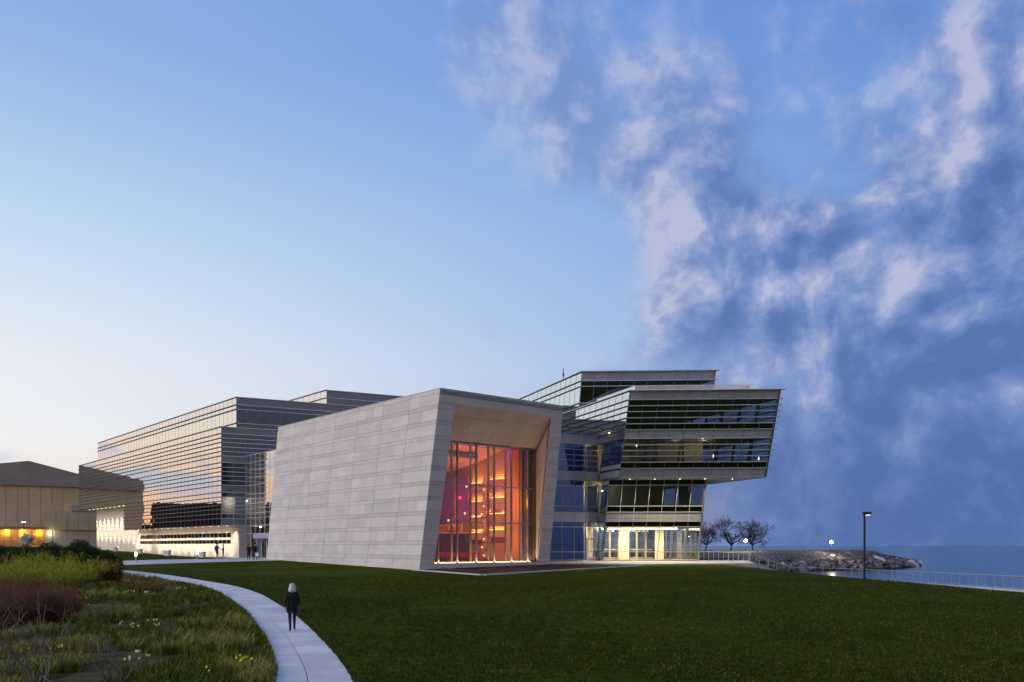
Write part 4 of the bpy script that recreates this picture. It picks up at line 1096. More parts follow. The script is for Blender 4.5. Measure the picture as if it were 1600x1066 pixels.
# amber foyer, a bowed glass front
n = 9; bow = [(10.2 + 11.5 * i / n, .6 + 2.0 * math.sin(math.pi * (.25 + .75 * i / n))) for i in range(n + 1)]
for (k0, o0), (k1, o1) in zip(bow, bow[1:]):
    for z0, z1 in ((1.0, 2.9), (3.0, 5.1)):
        MB().hexa([tp(k0 + .04, z0, o0), tp(k1 - .04, z0, o1), tp(k1 - .04, z1, o1), tp(k0 + .04, z1, o0)], [tp(k0 + .04, z0, o0 - .04), tp(k1 - .04, z0, o1 - .04), tp(k1 - .04, z1, o1 - .04), tp(k0 + .04, z1, o0 - .04)]).build('pane', M['clear'], tan)
    MB().hexa([tp(k0 - .05, .8, o0 + .03), tp(k0 + .05, .8, o0 + .03), tp(k0 + .05, 5.2, o0 + .03), tp(k0 - .05, 5.2, o0 + .03)], [tp(k0 - .05, .8, o0 - .1), tp(k0 + .05, .8, o0 - .1), tp(k0 + .05, 5.2, o0 - .1), tp(k0 - .05, 5.2, o0 - .1)]).build('mullion', M['bronze'], tan)
tx(MB(), 9.6, 30, 5.12, 5.6, 3.0, 0).build('fascia', M['bronze'], tan)
tx(MB(), 9.6, 22.5, .8, 5.1, -.2, -.28).build('foyer_wall', M['amberlit'], tan)
for kk in (11.5, 14.5, 17.5, 20.5):
    lamp('foyer_lamp', 'POINT', tp(kk, 4.5, .35), 150, (1., .62, .16), .3, tan)
p_ = tp(9.3, 4.3, 3.3); lamp('foyer_lamp', 'POINT', p_, 45, (.8, 1., .7), .2, tan)
tx(MB(), 22.6, 30, -.2, 5.2, -.1, -.4).build('wall', M['tanlow'], tan)

# dark campus blocks out of frame, mirrored in the long wing
blk = mat('dusk_brick', (.035, .03, .028), .9, var=.1)
M['blkwin'] = glass('block_glass', tint=(.1, .1, .1), base=.1, power=2)
def block(label, c, sz, hs, rot):
    t = thing('campus_block', label, 'building', (c[0], c[1], 0), 'dark campus blocks west of the lawn')
    t.rotation_euler.z = rot
    x = -sz[0] / 2
    for f, h in hs:
        w = sz[0] * f
        o = bpy.data.objects.new('wall', mesh('wall', MB().box((x, -sz[1] / 2, -1), (w, 0, 0), (0, sz[1], 0), (0, 0, h + 1)).v, MB().box((x, -sz[1] / 2, -1), (w, 0, 0), (0, sz[1], 0), (0, 0, h + 1)).f, blk)); COL.objects.link(o); o.parent = t
        x += w
    return t
block('stepped dark brick block beyond the lawn, mirrored in the long glass wing', (-150, 168), (42, 16), ((.3, 11.5), (.12, 14), (.58, 12.6)), R(62))
block('low dark block far west, mirrored low in the long glass wing', (-215, 215), (60, 20), ((.5, 7), (.5, 8.5)), R(40))
# ================================================================== railings
M['railmid'] = mat('dull_handrail', (.5, .49, .46), .4, metal=.4, var=.1)
M['railgrey'] = mat('grey_rail', (.42, .41, .38), .45, metal=.3, var=.1)  # darker grey metal tone for the lakeside railing
def railing(label, pts, posts, h=1.06, group='steel railings by the water', infill=True, m='rail', pw=1.):
    t = thing('railing', label, 'railing', pts[0], group)
    P = [Vector(p) for p in pts]
    MB().tube([p + Vector((0, 0, h)) for p in P], .035 * pw, 8).build('handrail', M['rail' if m == 'rail' else 'railmid'], t)
    MB().tube([p + Vector((0, 0, .12)) for p in P], .014 * pw, 6).build('lower_rail', M[m], t)
    d = np.r_[0, np.cumsum([(b - a).length for a, b in zip(P, P[1:])])]
    n = posts
    for i in range(n + 1):
        s = d[-1] * i / n; k = min(max(int(np.searchsorted(d, s)) - 1, 0), len(P) - 2)
        q = P[k].lerp(P[k + 1], (s - d[k]) / (d[k + 1] - d[k]))
        w = (.05 if i % 6 == 0 else .028) * pw
        MB().cbox((q.x, q.y, q.z + h / 2 - .1), w, w, h + .16).build('post', M[m], t)
    if infill:
        for z in (.35, .58, .81): MB().tube([p + Vector((0, 0, z)) for p in P], .004, 4).build('wire', M['mull'], t)
    return t
railing('steel railing in painted warm light on the level terrace edge beside the glass wing', [(19.6, 89.6, -.08), (24.4, 88.3, -.12)], 10)
railing('sloping steel handrail down the ramp beside the lawn', [(a[0] - .2, a[1] + .2, a[2]) for a in rp[:1]] + [(a[0] - .2, a[1] + .2, a[2]) for a in rp[1:3]] + [(31.3, 96.6, -1.66)], 4, .98)
wr = resamp(RAIL[1:9], 40)
railing('long low steel railing along the lakeside walk', [(p[0] - .12, p[1], -1.92) for p in wr], 62, m='railgrey', pw=.9)

# lamp post on the walk
lpz = -2.0; lx, ly = 36.4, 88.3
lpost = thing('lamp_post', 'tall black lamp post with a flat head on the lakeside walk', 'lamp post', (lx, ly, lpz))
MB().lathe((lx, ly, lpz), [(.26, 0), (.26, .12), (.14, .2), (.13, .35)], 14).build('base', M['pole'], lpost)
MB().cbox((lx, ly, lpz + 3.6), .17, .17, 7.0).build('pole', M['pole'], lpost)
hd = MB().hexa([(lx - .12, ly - .2, lpz + 6.78), (lx + .62, ly - .2, lpz + 6.86), (lx + .62, ly + .2, lpz + 6.86), (lx - .12, ly + .2, lpz + 6.78)],
               [(lx - .14, ly - .2, lpz + 7.1), (lx + .66, ly - .2, lpz + 7.1), (lx + .66, ly + .2, lpz + 7.1), (lx - .14, ly + .2, lpz + 7.1)]).build('lamp_head', M['pole'], lpost)
MB().hexa([(lx + .1, ly - .14, lpz + 6.79), (lx + .55, ly - .14, lpz + 6.84), (lx + .55, ly + .14, lpz + 6.84), (lx + .1, ly + .14, lpz + 6.79)],
          [(lx + .16, ly - .1, lpz + 6.70), (lx + .5, ly - .1, lpz + 6.74), (lx + .5, ly + .1, lpz + 6.74), (lx + .16, ly + .1, lpz + 6.70)]).build('lens', emat('lamp_lens', (1., .86, .62), 1.3), hd)

# bollard lights by the walkway
M['bollard'] = mat('grey_bollard', (.35, .34, .32), .5, metal=.4)
for (x, y), lab in (((-40.6, 92.3), 'short glowing bollard light on the grass by the shrubs'), ((-36.6, 99.4), 'short glowing bollard light near the two people in shorts')):
    z = G(x, y); t = thing('bollard_light', lab, 'bollard light', (x, y, z), 'bollard lights beside the walkway')
    MB().lathe((x, y, z), [(.09, 0), (.09, .62)], 12).build('stem', M['bollard'], t)
    MB().lathe((x, y, z), [(.075, .62), (.085, .64), (.085, .98), (.075, 1.0)], 12).build('lamp', emat('bollard_glow', (1., .86, .52), 26.), t)
    MB().lathe((x, y, z), [(.10, 1.0), (.10, 1.05), (.03, 1.08)], 12).build('cap', M['bollard'], t)
    lamp('bollard_lamp', 'POINT', (x, y, z + .85), 55, (1., .83, .48), .12, t)

# stone benches below the lit base
for i, (px, py, w) in enumerate(((178, 860.4, 1.4), (216, 864, 1.8), (259, 866.6, 2.0), (313.5, 869.7, 1.4))):
    Y = [150, 139, 128, 117.5][i]; X = (px - 800) / 1336 * Y
    z = 1.6 - (py - 853) * Y / 1336
    c = Vector((X, Y)); a = c - vd * w / 2; h = .62
    where = ['farthest from the lobby doors', 'behind the bollard by the shrubs', 'midway along the lit stone base', 'nearest the lobby doors'][i]
    t = thing('stone_bench', 'pale stone block bench, ' + where, 'bench', (X, Y, z), 'block benches by the long wing')
    MB().box((*a, z + h - .14), (*(vd * w), 0), (*(nin * .55), 0), (0, 0, .14)).build('seat', M['kerb'], t)
    for s in (.06, w - .46): MB().box((*(a + vd * s + nin * .06), z - .25), (*(vd * .4), 0), (*(nin * .42), 0), (0, 0, h + .11)).build('leg', M['stone_thin'], t)
    MB().box((*(a + vd * .5 + nin * .08), z - .2), (*(vd * (w - 1.0)), 0), (*(nin * .36), 0), (0, 0, h + .05)).build('plinth', M['kerb'], t) if w > 1.2 else None

# ================================================================== plants: shared builders
def tubes(name, lines, mats, parent, sides=3, midx=None, kind=None):
    """many thin tapering twigs as one mesh; lines = [(points (n,3), radii (n,))]"""
    Vs, Fs, base = [], [], 0
    ang = np.arange(sides) * 2 * np.pi / sides
    ca, sa = np.cos(ang), np.sin(ang)
    for P, r in lines:
        P = np.asarray(P, float); n = len(P)
        t = np.gradient(P, axis=0); t /= np.linalg.norm(t, axis=1)[:, None] + 1e-9
        ref = np.array([1., 0, 0]) if abs(t[0, 0]) < .8 else np.array([0, 1., 0])
        a = np.cross(t, ref); a /= np.linalg.norm(a, axis=1)[:, None] + 1e-9; b = np.cross(t, a)
        ring = P[:, None, :] + (a[:, None, :] * ca[None, :, None] + b[:, None, :] * sa[None, :, None]) * np.asarray(r)[:, None, None]
        Vs.append(ring.reshape(-1, 3))
        i = np.arange(n - 1)[:, None] * sides + base; k = np.arange(sides)[None, :]; k2 = (k + 1) % sides
        Fs.append(np.stack([i + k, i + k2, i + sides + k2, i + sides + k], -1).reshape(-1, 4)); base += n * sides
    o = put(name, arr_mesh(name, np.concatenate(Vs), np.concatenate(Fs), mats, True), parent)
    if kind: o['kind'] = kind
    return o
def leaves(name, C, size, mats, parent, up=.2, aspect=.5, midx=None, kind=None, nrm=None):
    n = len(C); C = np.asarray(C)
    d = rng.normal(size=(n, 3)); d[:, 2] += up; d /= np.linalg.norm(d, axis=1)[:, None]
    e = rng.normal(size=(n, 3)); e -= d * (e * d).sum(1)[:, None]; e /= np.linalg.norm(e, axis=1)[:, None]
    s = (np.asarray(size) * rng.uniform(.6, 1.3, n))[:, None]
    p0 = C; p1 = C + d * s * .5 + e * s * aspect * .5; p2 = C + d * s; p3 = C + d * s * .5 - e * s * aspect * .5
    V = np.stack([p0, p1, p2, p3], 1).reshape(-1, 3); Fq = np.arange(4 * n).reshape(n, 4)
    o = put(name, arr_mesh(name, V, Fq, mats, False, midx), parent)
    if kind: o['kind'] = kind
    return o
def leafmat(name, c1, c2, rough=.6):
    m = bpy.data.materials.new(name); m.use_nodes = True; t, p = shade_nodes(m)
    tc = t.node('ShaderNodeTexCoord').outputs['Object']
    c = t.mix(t.smooth(t.noise(tc, 2.2, 3, .6), .3, .7), c1, c2)
    c = t.mix(t.math('MULTIPLY', t.noise(tc, 30, 1, .5), .5), c, tuple(x * .45 for x in c1))
    t.put(p.inputs['Base Color'], c); p.inputs['Roughness'].default_value = rough; p.inputs['Specular IOR Level'].default_value = .07
    return m
M['leafdark'] = leafmat('evergreen_leaf', (.03, .055, .012), (.06, .10, .022))
M['leaflime'] = leafmat('spring_leaf', (.36, .38, .02), (.55, .54, .05))
M['redtwig'] = leafmat('red_twig', (.14, .035, .02), (.22, .07, .035))
M['purptwig'] = leafmat('russet_twig', (.14, .06, .036), (.23, .11, .07))
M['greytwig'] = leafmat('grey_twig', (.13, .105, .075), (.21, .175, .13))
M['olivetwig'] = leafmat('olive_twig', (.16, .14, .035), (.24, .21, .06))
M['bark'] = leafmat('dark_bark', (.035, .028, .022), (.06, .048, .036))
M['grassa'] = leafmat('fresh_grass', (.13, .155, .010), (.21, .23, .02))
M['grassb'] = leafmat('dry_grass', (.27, .25, .05), (.40, .36, .10))
M['grassc'] = leafmat('dark_grass', (.06, .08, .008), (.105, .12, .016))
M['petal'] = mat('yellow_petal', (.78, .66, .06), .5, var=.1)
M['petalw'] = mat('white_petal', (.78, .78, .62), .5, var=.06)
M['blossom'] = leafmat('white_blossom', (.75, .68, .66), (.9, .86, .82))

def px2(px, py):
    Y = 5313 / (py - 853 + 32.7); return (px - 800) / 1336 * Y, Y

# garden bed beside the path
bed_poly = [tuple(p) for p in pi_[::6]] + [(-45, 84), (-62, 78), (-40, 40), (-26, 14)]
drape('garden_bed', bed_poly, .012, M['soil'], 6, label='planted garden bed beside the curved path')
def in_bed(x, y, m=.15):
    # left of the inner path edge
    i = int(np.argmin((pi_[:, 0] - x) ** 2 + (pi_[:, 1] - y) ** 2)); i = min(max(i, 1), NSEG - 1)
    d = pi_[i + 1] - pi_[i - 1]; w = np.array([x, y]) - pi_[i]
    return (d[0] * w[1] - d[1] * w[0]) / np.linalg.norm(d) > m

# grass tufts of the bed, too many to count
from mathutils import noise as mnoise
def tufts(name, pts, mats, nb=(10, 18), h=(.18, .42), lay=.5, label=None):
    Vs, Mi = [], []
    for x, y, sc, mi in pts:
        z = G(x, y) + .01; n = rng.integers(*nb)
        a = rng.uniform(0, 2 * np.pi, n); hh = rng.uniform(*h, n) * sc; ln = rng.uniform(.1, lay, n) * hh + .02
        bx = x + rng.normal(0, .05 * sc, n); by = y + rng.normal(0, .05 * sc, n); wd = rng.uniform(.006, .012, n)
        dx, dy = np.cos(a), np.sin(a)
        b0 = np.stack([bx - dy * wd, by + dx * wd, np.full(n, z)], 1); b1 = np.stack([bx + dy * wd, by - dx * wd, np.full(n, z)], 1)
        m0 = np.stack([bx + dx * ln * .35 - dy * wd * .8, by + dy * ln * .35 + dx * wd * .8, z + hh * .65], 1); m1 = np.stack([bx + dx * ln * .35 + dy * wd * .8, by + dy * ln * .35 - dx * wd * .8, z + hh * .65], 1)
        t0 = np.stack([bx + dx * ln - dy * wd * .15, by + dy * ln + dx * wd * .15, z + hh * .92], 1); t1 = np.stack([bx + dx * ln + dy * wd * .15, by + dy * ln - dx * wd * .15, z + hh * .92], 1)
        Vs.append(np.stack([b0, b1, m1, m0, m0, m1, t1, t0], 1).reshape(-1, 3)); Mi += [mi] * (2 * n)
    V = np.concatenate(Vs); Fq = np.arange(len(V)).reshape(-1, 4)
    o = put(name, arr_mesh(name, V, Fq, mats, False, Mi)); tag(o, label, 'grass', kind='stuff')
    return o
pts = []
for _ in range(42000):
    y = 17 + 50 * random.random() ** 1.5; x = random.uniform(-.95 * y - 1, 0)
    if not in_bed(x, y, .12) or x < -.66 * y: continue
    c = mnoise.noise((x * .42, y * .30, 0)); d_ = mnoise.noise((x * .9 + 9, y * .7, 3.)); e_ = mnoise.noise((x * .25, y * .22, 7.))
    edge = not in_bed(x, y, 2.2)
    if c + .5 * d_ + (.25 if edge else 0) < -.14 + .12 * random.random(): continue
    mi = 1 if e_ + .4 * d_ > .12 else (0 if random.random() < .5 else 2)
    if random.random() < .12: mi = random.randrange(3)
    pts.append((x, y, random.uniform(.6, 1.2) * (1.05 if mi else .9), mi))
for E_, sg in ((pi_, -1), (po, 1)):
    for i in range(0, 118):
        for _ in range(10):
            q = E_[i] + (E_[i + 1] - E_[i]) * random.random(); n_ = po[i] - pi_[i]; n_ = n_ / np.linalg.norm(n_) * sg * abs(random.gauss(.03, .05))
            if q[1] > 18: pts.append((q[0] + n_[0], q[1] + n_[1], random.uniform(.18, .42) if sg > 0 else random.uniform(.3, .75), random.choice((0, 2, 2, 1)) if sg < 0 else 2))
tufts('grass_tufts', pts, [M['grassa'], M['grassb'], M['grassc']], label='mixed green and straw coloured grass tufts in the garden bed')
# short blades breaking up the mown lawn
pts = []
for _ in range(60000):
    y = 19 + 46 * random.random() ** 1.7; x = random.uniform(-.6 * y, .64 * y)
    if in_bed(x, y, -2.25): continue
    c = mnoise.noise((x * .22, y * .5, 1.)) + .6 * mnoise.noise((x * .8, y * 1.6, 4.))
    if c < -.75 + .5 * random.random(): continue
    pts.append((x, y, random.uniform(.5, 1.) * (.8 + y / 60), 0 if random.random() < .55 else (2 if random.random() < .8 else 1)))
M['lawna'] = leafmat('lawn_blade', (.052, .063, .002), (.088, .096, .006)); M['lawnb'] = leafmat('pale_lawn_blade', (.12, .125, .025), (.17, .165, .04)); M['lawnc'] = leafmat('deep_lawn_blade', (.036, .046, .001), (.06, .072, .004))
tufts('lawn_grass', pts, [M['lawna'], M['lawnb'], M['lawnc']], (4, 7), (.045, .085), .8, 'short blades of the mown lawn')

# shrubs
def shrub_twigs(name, label, cat, x, y, h, w, n, m, group, leaf=None, nleaf=0, lsize=.06, upright=.85, r=.008, seg=5, sub=2, stems=None):
    z = G(x, y); t = thing(name, label, cat, (x, y, z), group)
    lines = []; tips = []
    for _ in range(n):
        a = random.uniform(0, 2 * math.pi); rr = w * .42 * math.sqrt(random.random())
        bx, by = x + .45 * rr * math.cos(a), y + .45 * rr * math.sin(a)
        hh = h * random.uniform(.6, 1.05) * (1 - .30 * (rr / (w * .42)) ** 2); lean = rr * (1 - upright) * 3 + rr * .6
        P = []; wob = np.cumsum(rng.normal(0, .035 * h, (seg + 1, 2)), axis=0)
        for k in range(seg + 1):
            s = k / seg
            P.append((bx + math.cos(a) * lean * s ** 1.3 + wob[k, 0] * s, by + math.sin(a) * lean * s ** 1.3 + wob[k, 1] * s, z - .05 + hh * s))
        P = np.array(P); lines.append((P, np.linspace(r, r * .3, seg + 1)))
        tips.append(P)
        for _s in range(sub):
            k = random.randrange(1, seg); q = P[k]; b = random.uniform(0, 2 * math.pi); ll = h * random.uniform(.15, .38)
            Q = np.array([q + np.array([math.cos(b) * ll * .45 * s, math.sin(b) * ll * .45 * s, ll * s]) for s in (0, .5, 1.)]); lines.append((Q, np.linspace(r * .6, r * .22, 3))); tips.append(Q)
    tubes('twigs', lines, m, t, kind='stuff')
    if leaf:
        C = []
        for _ in range(nleaf):
            P = random.choice(tips); s = random.uniform(.25, 1.) * (len(P) - 1); k = min(int(s), len(P) - 2)
            C.append(P[k] + (P[k + 1] - P[k]) * (s - k) + rng.normal(0, .03, 3))
        leaves('foliage', np.array(C), lsize, leaf, t, .6, .45)
    return t
lime = [(8, 921, 2.15, 3.0, 'far left beside the frame edge'), (52, 917, 2.3, 3.2, 'above the dense purple twigs'), (98, 922, 2.35, 3.0, 'with a visible forked stem base'), (140, 912, 2.2, 2.6, 'against the dark evergreen'), (30, 905, 2.4, 3.2, 'behind the two leftmost lime shrubs'), (80, 903, 2.5, 3.2, 'behind the forked lime shrub')]
for i, (px, py, h, w, wh) in enumerate(lime):
    x, y = px2(px, py); h *= .84
    shrub_twigs('spring_shrub', 'lime green spring shrub of fine twigs, ' + wh, 'shrub', x, y, h, w, 90, M['olivetwig'], 'lime green shrubs in the garden bed', M['leaflime'], 8500, .075, .6, .011, 5, 3)
purp = [(6, 982, 1.75, 2.3, 'at the frame edge'), (38, 978, 1.85, 2.4, 'second from the frame edge'), (72, 975, 1.75, 2.2, 'third from the frame edge'), (100, 966, 1.35, 1.7, 'nearest the grass tufts'), (20, 962, 1.9, 2.6, 'behind the first two, tallest of its kind')]
for i, (px, py, h, w, wh) in enumerate(purp):
    x, y = px2(px, py)
    shrub_twigs('twiggy_shrub', 'leafless purple brown twiggy shrub, ' + wh, 'shrub', x, y, h, w, 330, M['purptwig'], 'leafless purple brown shrubs in the bed', None, 0, 0, .8, .0065, 5, 5)
for px, py, h, w, wh in ((163, 911, 1.75, 2.0, 'tucked against the evergreen'), (178, 910, 1.6, 1.7, 'at the outer end by the walkway'), (112, 940, .8, 1.0, 'low one among the tufts')):
    x, y = px2(px, py)
    shrub_twigs('red_stem_shrub', 'shrub of upright red stems, ' + wh, 'shrub', x, y, h, w, 260, M['redtwig'], 'red stemmed shrubs in the bed', None, 0, 0, .92, .008, 4, 3)
x, y = px2(222, 926); shrub_twigs('small_shrub', 'small open brown shrub among daffodils near the path', 'shrub', x, y, 1.35, 1.9, 60, M['purptwig'], None, M['leaflime'], 500, .04, .5, .008, 5, 5)
# dark evergreens: lumpy crowns of leaves on short stems
def evergreen(label, x, y, h, w, lobes, n=9000):
    z = G(x, y); t = thing('evergreen_shrub', label, 'shrub', (x, y, z), 'dark evergreen shrubs')
    L = []; C = []; lines = []
    for _ in range(lobes):
        a = random.uniform(0, 2 * math.pi); rr = w * .40 * math.sqrt(random.random()); top = h * (1 - .55 * (rr / (w * .45)) ** 2)
        c = np.array([x + rr * math.cos(a), y + rr * math.sin(a), z + top * random.uniform(.55, .92)]); R_ = random.uniform(.28, .55)
        L.append((c, R_)); lines.append((np.array([[x + .2 * rr * math.cos(a), y + .2 * rr * math.sin(a), z - .05], [(x + c[0]) / 2, (y + c[1]) / 2, z + (c[2] - z) * .6], c]), np.array([.03, .02, .008])))
    per = n // lobes
    for c, R_ in L:
        d = rng.normal(size=(per, 3)); d /= np.linalg.norm(d, axis=1)[:, None]; C.append(c + d * R_ * rng.uniform(.55, 1.08, (per, 1)) * np.array([1, 1, .85]))
    k = n // 3; a = rng.uniform(0, 2 * np.pi, k); rr = w * .46 * np.sqrt(rng.random(k)); C.append(np.stack([x + rr * np.cos(a), y + rr * np.sin(a), z + rng.random(k) * h * .75 * (1 - .5 * (rr / (w * .46)) ** 2)], 1))
    tubes('stems', lines, M['bark'], t, 5); leaves('crown', np.concatenate(C), .11, M['leafdark'], t, .5, .5)
for px, py, h, w, lab in ((128, 899, 3.0, 3.6, 'tallest dark evergreen shrub, peaking before the stone base'), (78, 897, 2.5, 3.6, 'broad dark evergreen shrub left of the tallest one'), (30, 893, 2.3, 4.0, 'low dark evergreen shrub below the blossom tree'), (165, 899, 2.0, 2.6, 'small dark evergreen shrub next to the red stems'), (-8, 890, 2.2, 4.0, 'dark evergreen shrub cut by the frame edge')):
    x, y = px2(px, py); evergreen(lab, x, y, h, w, 46, 12000)
# bare grey branching shrubs in front
def bare(name, label, cat, x, y, h, spread, m, trunk_r, depth, nfork, group=None, z=None, ang0=.35, droop=0., tw=None, rmin=.004, lenk=.72):
    z = G(x, y) if z is None else z; t = thing(name, label, cat, (x, y, z), group)
    big, fine = [], []
    def grow(p, d, L, r, k):
        n = 4; P = [p]; dd = d.copy()
        for i in range(n):
            dd = dd + Vector(rng.normal(0, .13, 3)) + Vector((0, 0, .04 if k < depth - 1 else -droop)); dd.normalize()
            P.append(P[-1] + dd * (L / n))
        (big if k < 2 else fine).append((np.array([list(q) for q in P]), np.linspace(r, r * .62, n + 1)))
        if k >= depth: return
        for j in range(random.randint(*nfork)):
            ax = Vector(rng.normal(0, 1, 3)).cross(dd).normalized(); an = random.uniform(.35, .95) * spread
            nd = (Matrix.Rotation(an, 3, ax) @ dd)
            q = P[random.choice((2, 3, 4, 4))]
            grow(q, nd.normalized(), L * random.uniform(lenk - .12, lenk + .12), max(rmin, r * .58), k + 1)
    return t, big, fine, grow
for px, py, h, lab, st in ((58, 1092, 2.3, 'bare grey branching shrub at the bottom edge, leaning over the bed', 5), (180, 1085, 1.7, 'bare grey forked shrub in the middle of the bed', 4), (8, 1075, 1.7, 'bare grey branching shrub at the lower corner', 5), (262, 1010, .9, 'small bare shrub near the path bend', 4), (160, 1040, 1.0, 'little leafless shrub between the two grey ones', 3)):
    x, y = px2(px, py)
    t, big, fine, grow = bare('bare_shrub', lab, 'shrub', x, y, h, .8, None, .022, 4, (2, 3), 'bare grey shrubs in the bed')
    for k in range(st):
        a = 2 * math.pi * (k + random.random() * .6) / st
        grow(Vector((x, y, G(x, y) - .05)), Vector((math.cos(a) * .6, math.sin(a) * .6, 1)).normalized(), h * .46, .026 * h / 2, 0)
    tubes('stems', big, M['greytwig'], t, 6); tubes('twigs', fine, M['greytwig'], t, 3, kind='stuff')
# daffodils
zoomp = [(570, 265), (700, 258), (760, 260), (800, 262), (545, 320), (585, 315), (640, 320), (345, 340), (375, 345), (360, 380), (390, 380), (565, 470), (585, 485), (670, 460), (703, 478), (95, 610), (262, 590), (612, 620), (640, 620), (1090, 635), (1107, 645), (805, 300), (583, 655), (945, 700)]
DAFF = ['beside the open brown shrub near the path', 'at the path edge, first of the row below the walkway', 'at the path edge, second of the row below the walkway', 'at the path edge, last of the row below the walkway', 'left one of the trio behind the open brown shrub', 'middle one of the trio behind the open brown shrub', 'right one of the trio behind the open brown shrub', 'upper left one beside the dense purple twigs', 'upper right one beside the dense purple twigs', 'lower left one beside the dense purple twigs', 'lower right one beside the dense purple twigs', 'tallest of the mid bed pair above the forked shrub', 'lower of the mid bed pair above the forked shrub', 'first of two mid bed whites', 'second of two mid bed whites', 'behind the branches in the lower corner', 'between the two big grey bare shrubs', 'left of a pair below the forked grey shrub', 'right of a pair below the forked grey shrub', 'left of the pair nearest the path', 'right of the pair nearest the path', 'among tufts by the path bend', 'below the forked grey shrub, by itself', 'at the bottom edge of the photo']
def daffodil(px, py, mp, k):
    x, y = px2(px, py + 4); z = G(x, y)
    where = 'yellow' if mp == 'petal' else 'white'
    t = thing('daffodil', '%s daffodil clump %s' % (where, DAFF[k]), 'flower', (x, y, z), '%s daffodils' % where)
    st = []; b = MB(); c_ = MB()
    for i in range(random.randint(2, 4)):
        ox, oy = rng.normal(0, .12, 2); h = random.uniform(.3, .42)
        st.append((np.array([[x + ox * .4, y + oy * .4, z], [x + ox, y + oy, z + h]]), np.array([.006, .004])))
        for l in range(3): st.append((np.array([[x + ox * .4, y + oy * .4, z], [x + ox + rng.normal(0, .08), y + oy + rng.normal(0, .08), z + h * .85]]), np.array([.012, .003])))
        f = Vector((rng.normal(0, .5), -1, .1)).normalized(); a = f.orthogonal().normalized(); e = f.cross(a); c = Vector((x + ox, y + oy, z + h + .02))
        for p_ in range(6):
            th = p_ * math.pi / 3; d = a * math.cos(th) + e * math.sin(th); q = f.cross(d)
            b.v += [c, c + d * .022 + q * .013, c + d * .042, c + d * .022 - q * .013]; n0 = len(b.v) - 4; b.f.append((n0, n0 + 1, n0 + 2, n0 + 3))
        c_.tube([c, c + f * .028], [.009, .013], 6)
    tubes('stems', st, M['grassa'], t); b.build('petals', M[mp], t, kind='stuff'); c_.build('trumpet', M['petal'], t, kind='stuff')
for i, (a, b_) in enumerate(zoomp): daffodil(a / 2.857, 820 + b_ / 2.857, 'petalw' if i in (6, 12, 13, 14, 17, 21, 22) else 'petal', i)

# blossom tree, hedge and lamp by the neighbouring hall
tx_, ty_ = (38 - 800) / 1336 * 128., 128.; tz = G(tx_, ty_)
t, big, fine, grow = bare('blossom_tree', 'small white blossom tree before the amber lit foyer', 'tree', tx_, ty_, 3.6, .9, None, .1, 4, (3, 4), z=tz)
grow(Vector((tx_, ty_, tz - .1)), Vector((0, 0, 1)), 1.2, .09, 0)
tubes('trunk', big, M['bark'], t, 6); tubes('branches', fine, M['bark'], t, 3)
C = np.concatenate([f[0] for f in fine]); C = C[C[:, 2] > tz + 1.2]; C = np.repeat(C, 6, 0) + rng.normal(0, .10, (len(C) * 6, 3))
leaves('crown', C, .10, M['blossom'], t, .2, .8)
for px, w, lab in ((8, 3.2, 'low dark clipped hedge left of the blossom tree'), (42, 4.6, 'low dark clipped hedge under the blossom tree')):
    hx, hy = (px - 800) / 1336 * 122., 122.; hz = G(hx, hy)
    t = thing('hedge', lab, 'hedge', (hx, hy, hz), 'clipped hedges by the foyer')
    n = 5000; C = np.stack([hx + rng.uniform(-w / 2, w / 2, n), hy + rng.uniform(-.6, .6, n), hz + rng.uniform(0, 1.1, n)], 1)
    leaves('crown', C, .12, M['leafdark'], t); tubes('stems', [(np.array([[hx + k * w / 8, hy, hz - .1], [hx + k * w / 8 + .1, hy, hz + .9]]), np.array([.02, .01])) for k in range(-3, 4)], M['bark'], t)
px_, py_ = (37 - 800) / 1336 * 131., 131.; z = G(px_, py_)
t = thing('garden_lamp', 'slim dark garden lamp behind the blossom tree', 'lamp post', (px_, py_, z))
MB().tube([(px_, py_, z - .1), (px_, py_, z + 4.7)], .05, 8).build('pole', M['pole'], t); MB().lathe((px_, py_, z + 4.7), [(.32, .0), (.34, .05), (.08, .18)], 14).build('lamp_shade', M['pole'], t)
MB().lathe((px_, py_, z + 4.62), [(.26, 0), (.26, .07)], 14).build('lens', emat('garden_lamp_lens', (.85, 1., .8), 9.), t); lamp('garden_lamp_light', 'POINT', (px_, py_, z + 4.45), 130, (.86, 1., .78), .15, t)

# ================================================================== peninsula
def pen_profile(x):
    """front waterline y, back waterline y of the spit at x"""
    f = float(np.interp(x, [-40, 20, 60, 78, 100, 122], [196, 198, 202, 207, 224, 255]))
    b = float(np.interp(x, [-40, 20, 60, 90, 110, 122], [275, 275, 275, 272, 266, 257]))
    return f, b
xs = np.linspace(-40, 122, 70); V = []; F = []
for x in xs:
    f, b = pen_profile(x); w = b - f; end = min(1, (122.5 - x) / 22)
    prof = [(-.5, LAKE - 2), (1.5, LAKE + .3), (5, LAKE + 2.0 * end), (10, LAKE + 4.0 * end ** .7), (13, LAKE + 4.75 * end ** .7), (w * .5, LAKE + 4.75 * end ** .6), (w - 6, LAKE + 4.4 * end), (w + 1, LAKE - 2)]
    k = min(1, w / 30)
    for dy, z in prof: V.append((x, f + (dy * k if dy < 14 else dy), z + (.12 * mnoise.noise((x * .3, dy, 0)) if dy > 6 else 0)))
n = 8
for i in range(len(xs) - 1):
    for j in range(n - 1): F.append((i * n + j, (i + 1) * n + j, (i + 1) * n + j + 1, i * n + j + 1))
M['rough'] = mat('rough_grass', (.07, .095, .010), .95, var=.4, vscale=.5, bump=.8, bscale=4, spec=.02, col2=(.085, .10, .014))
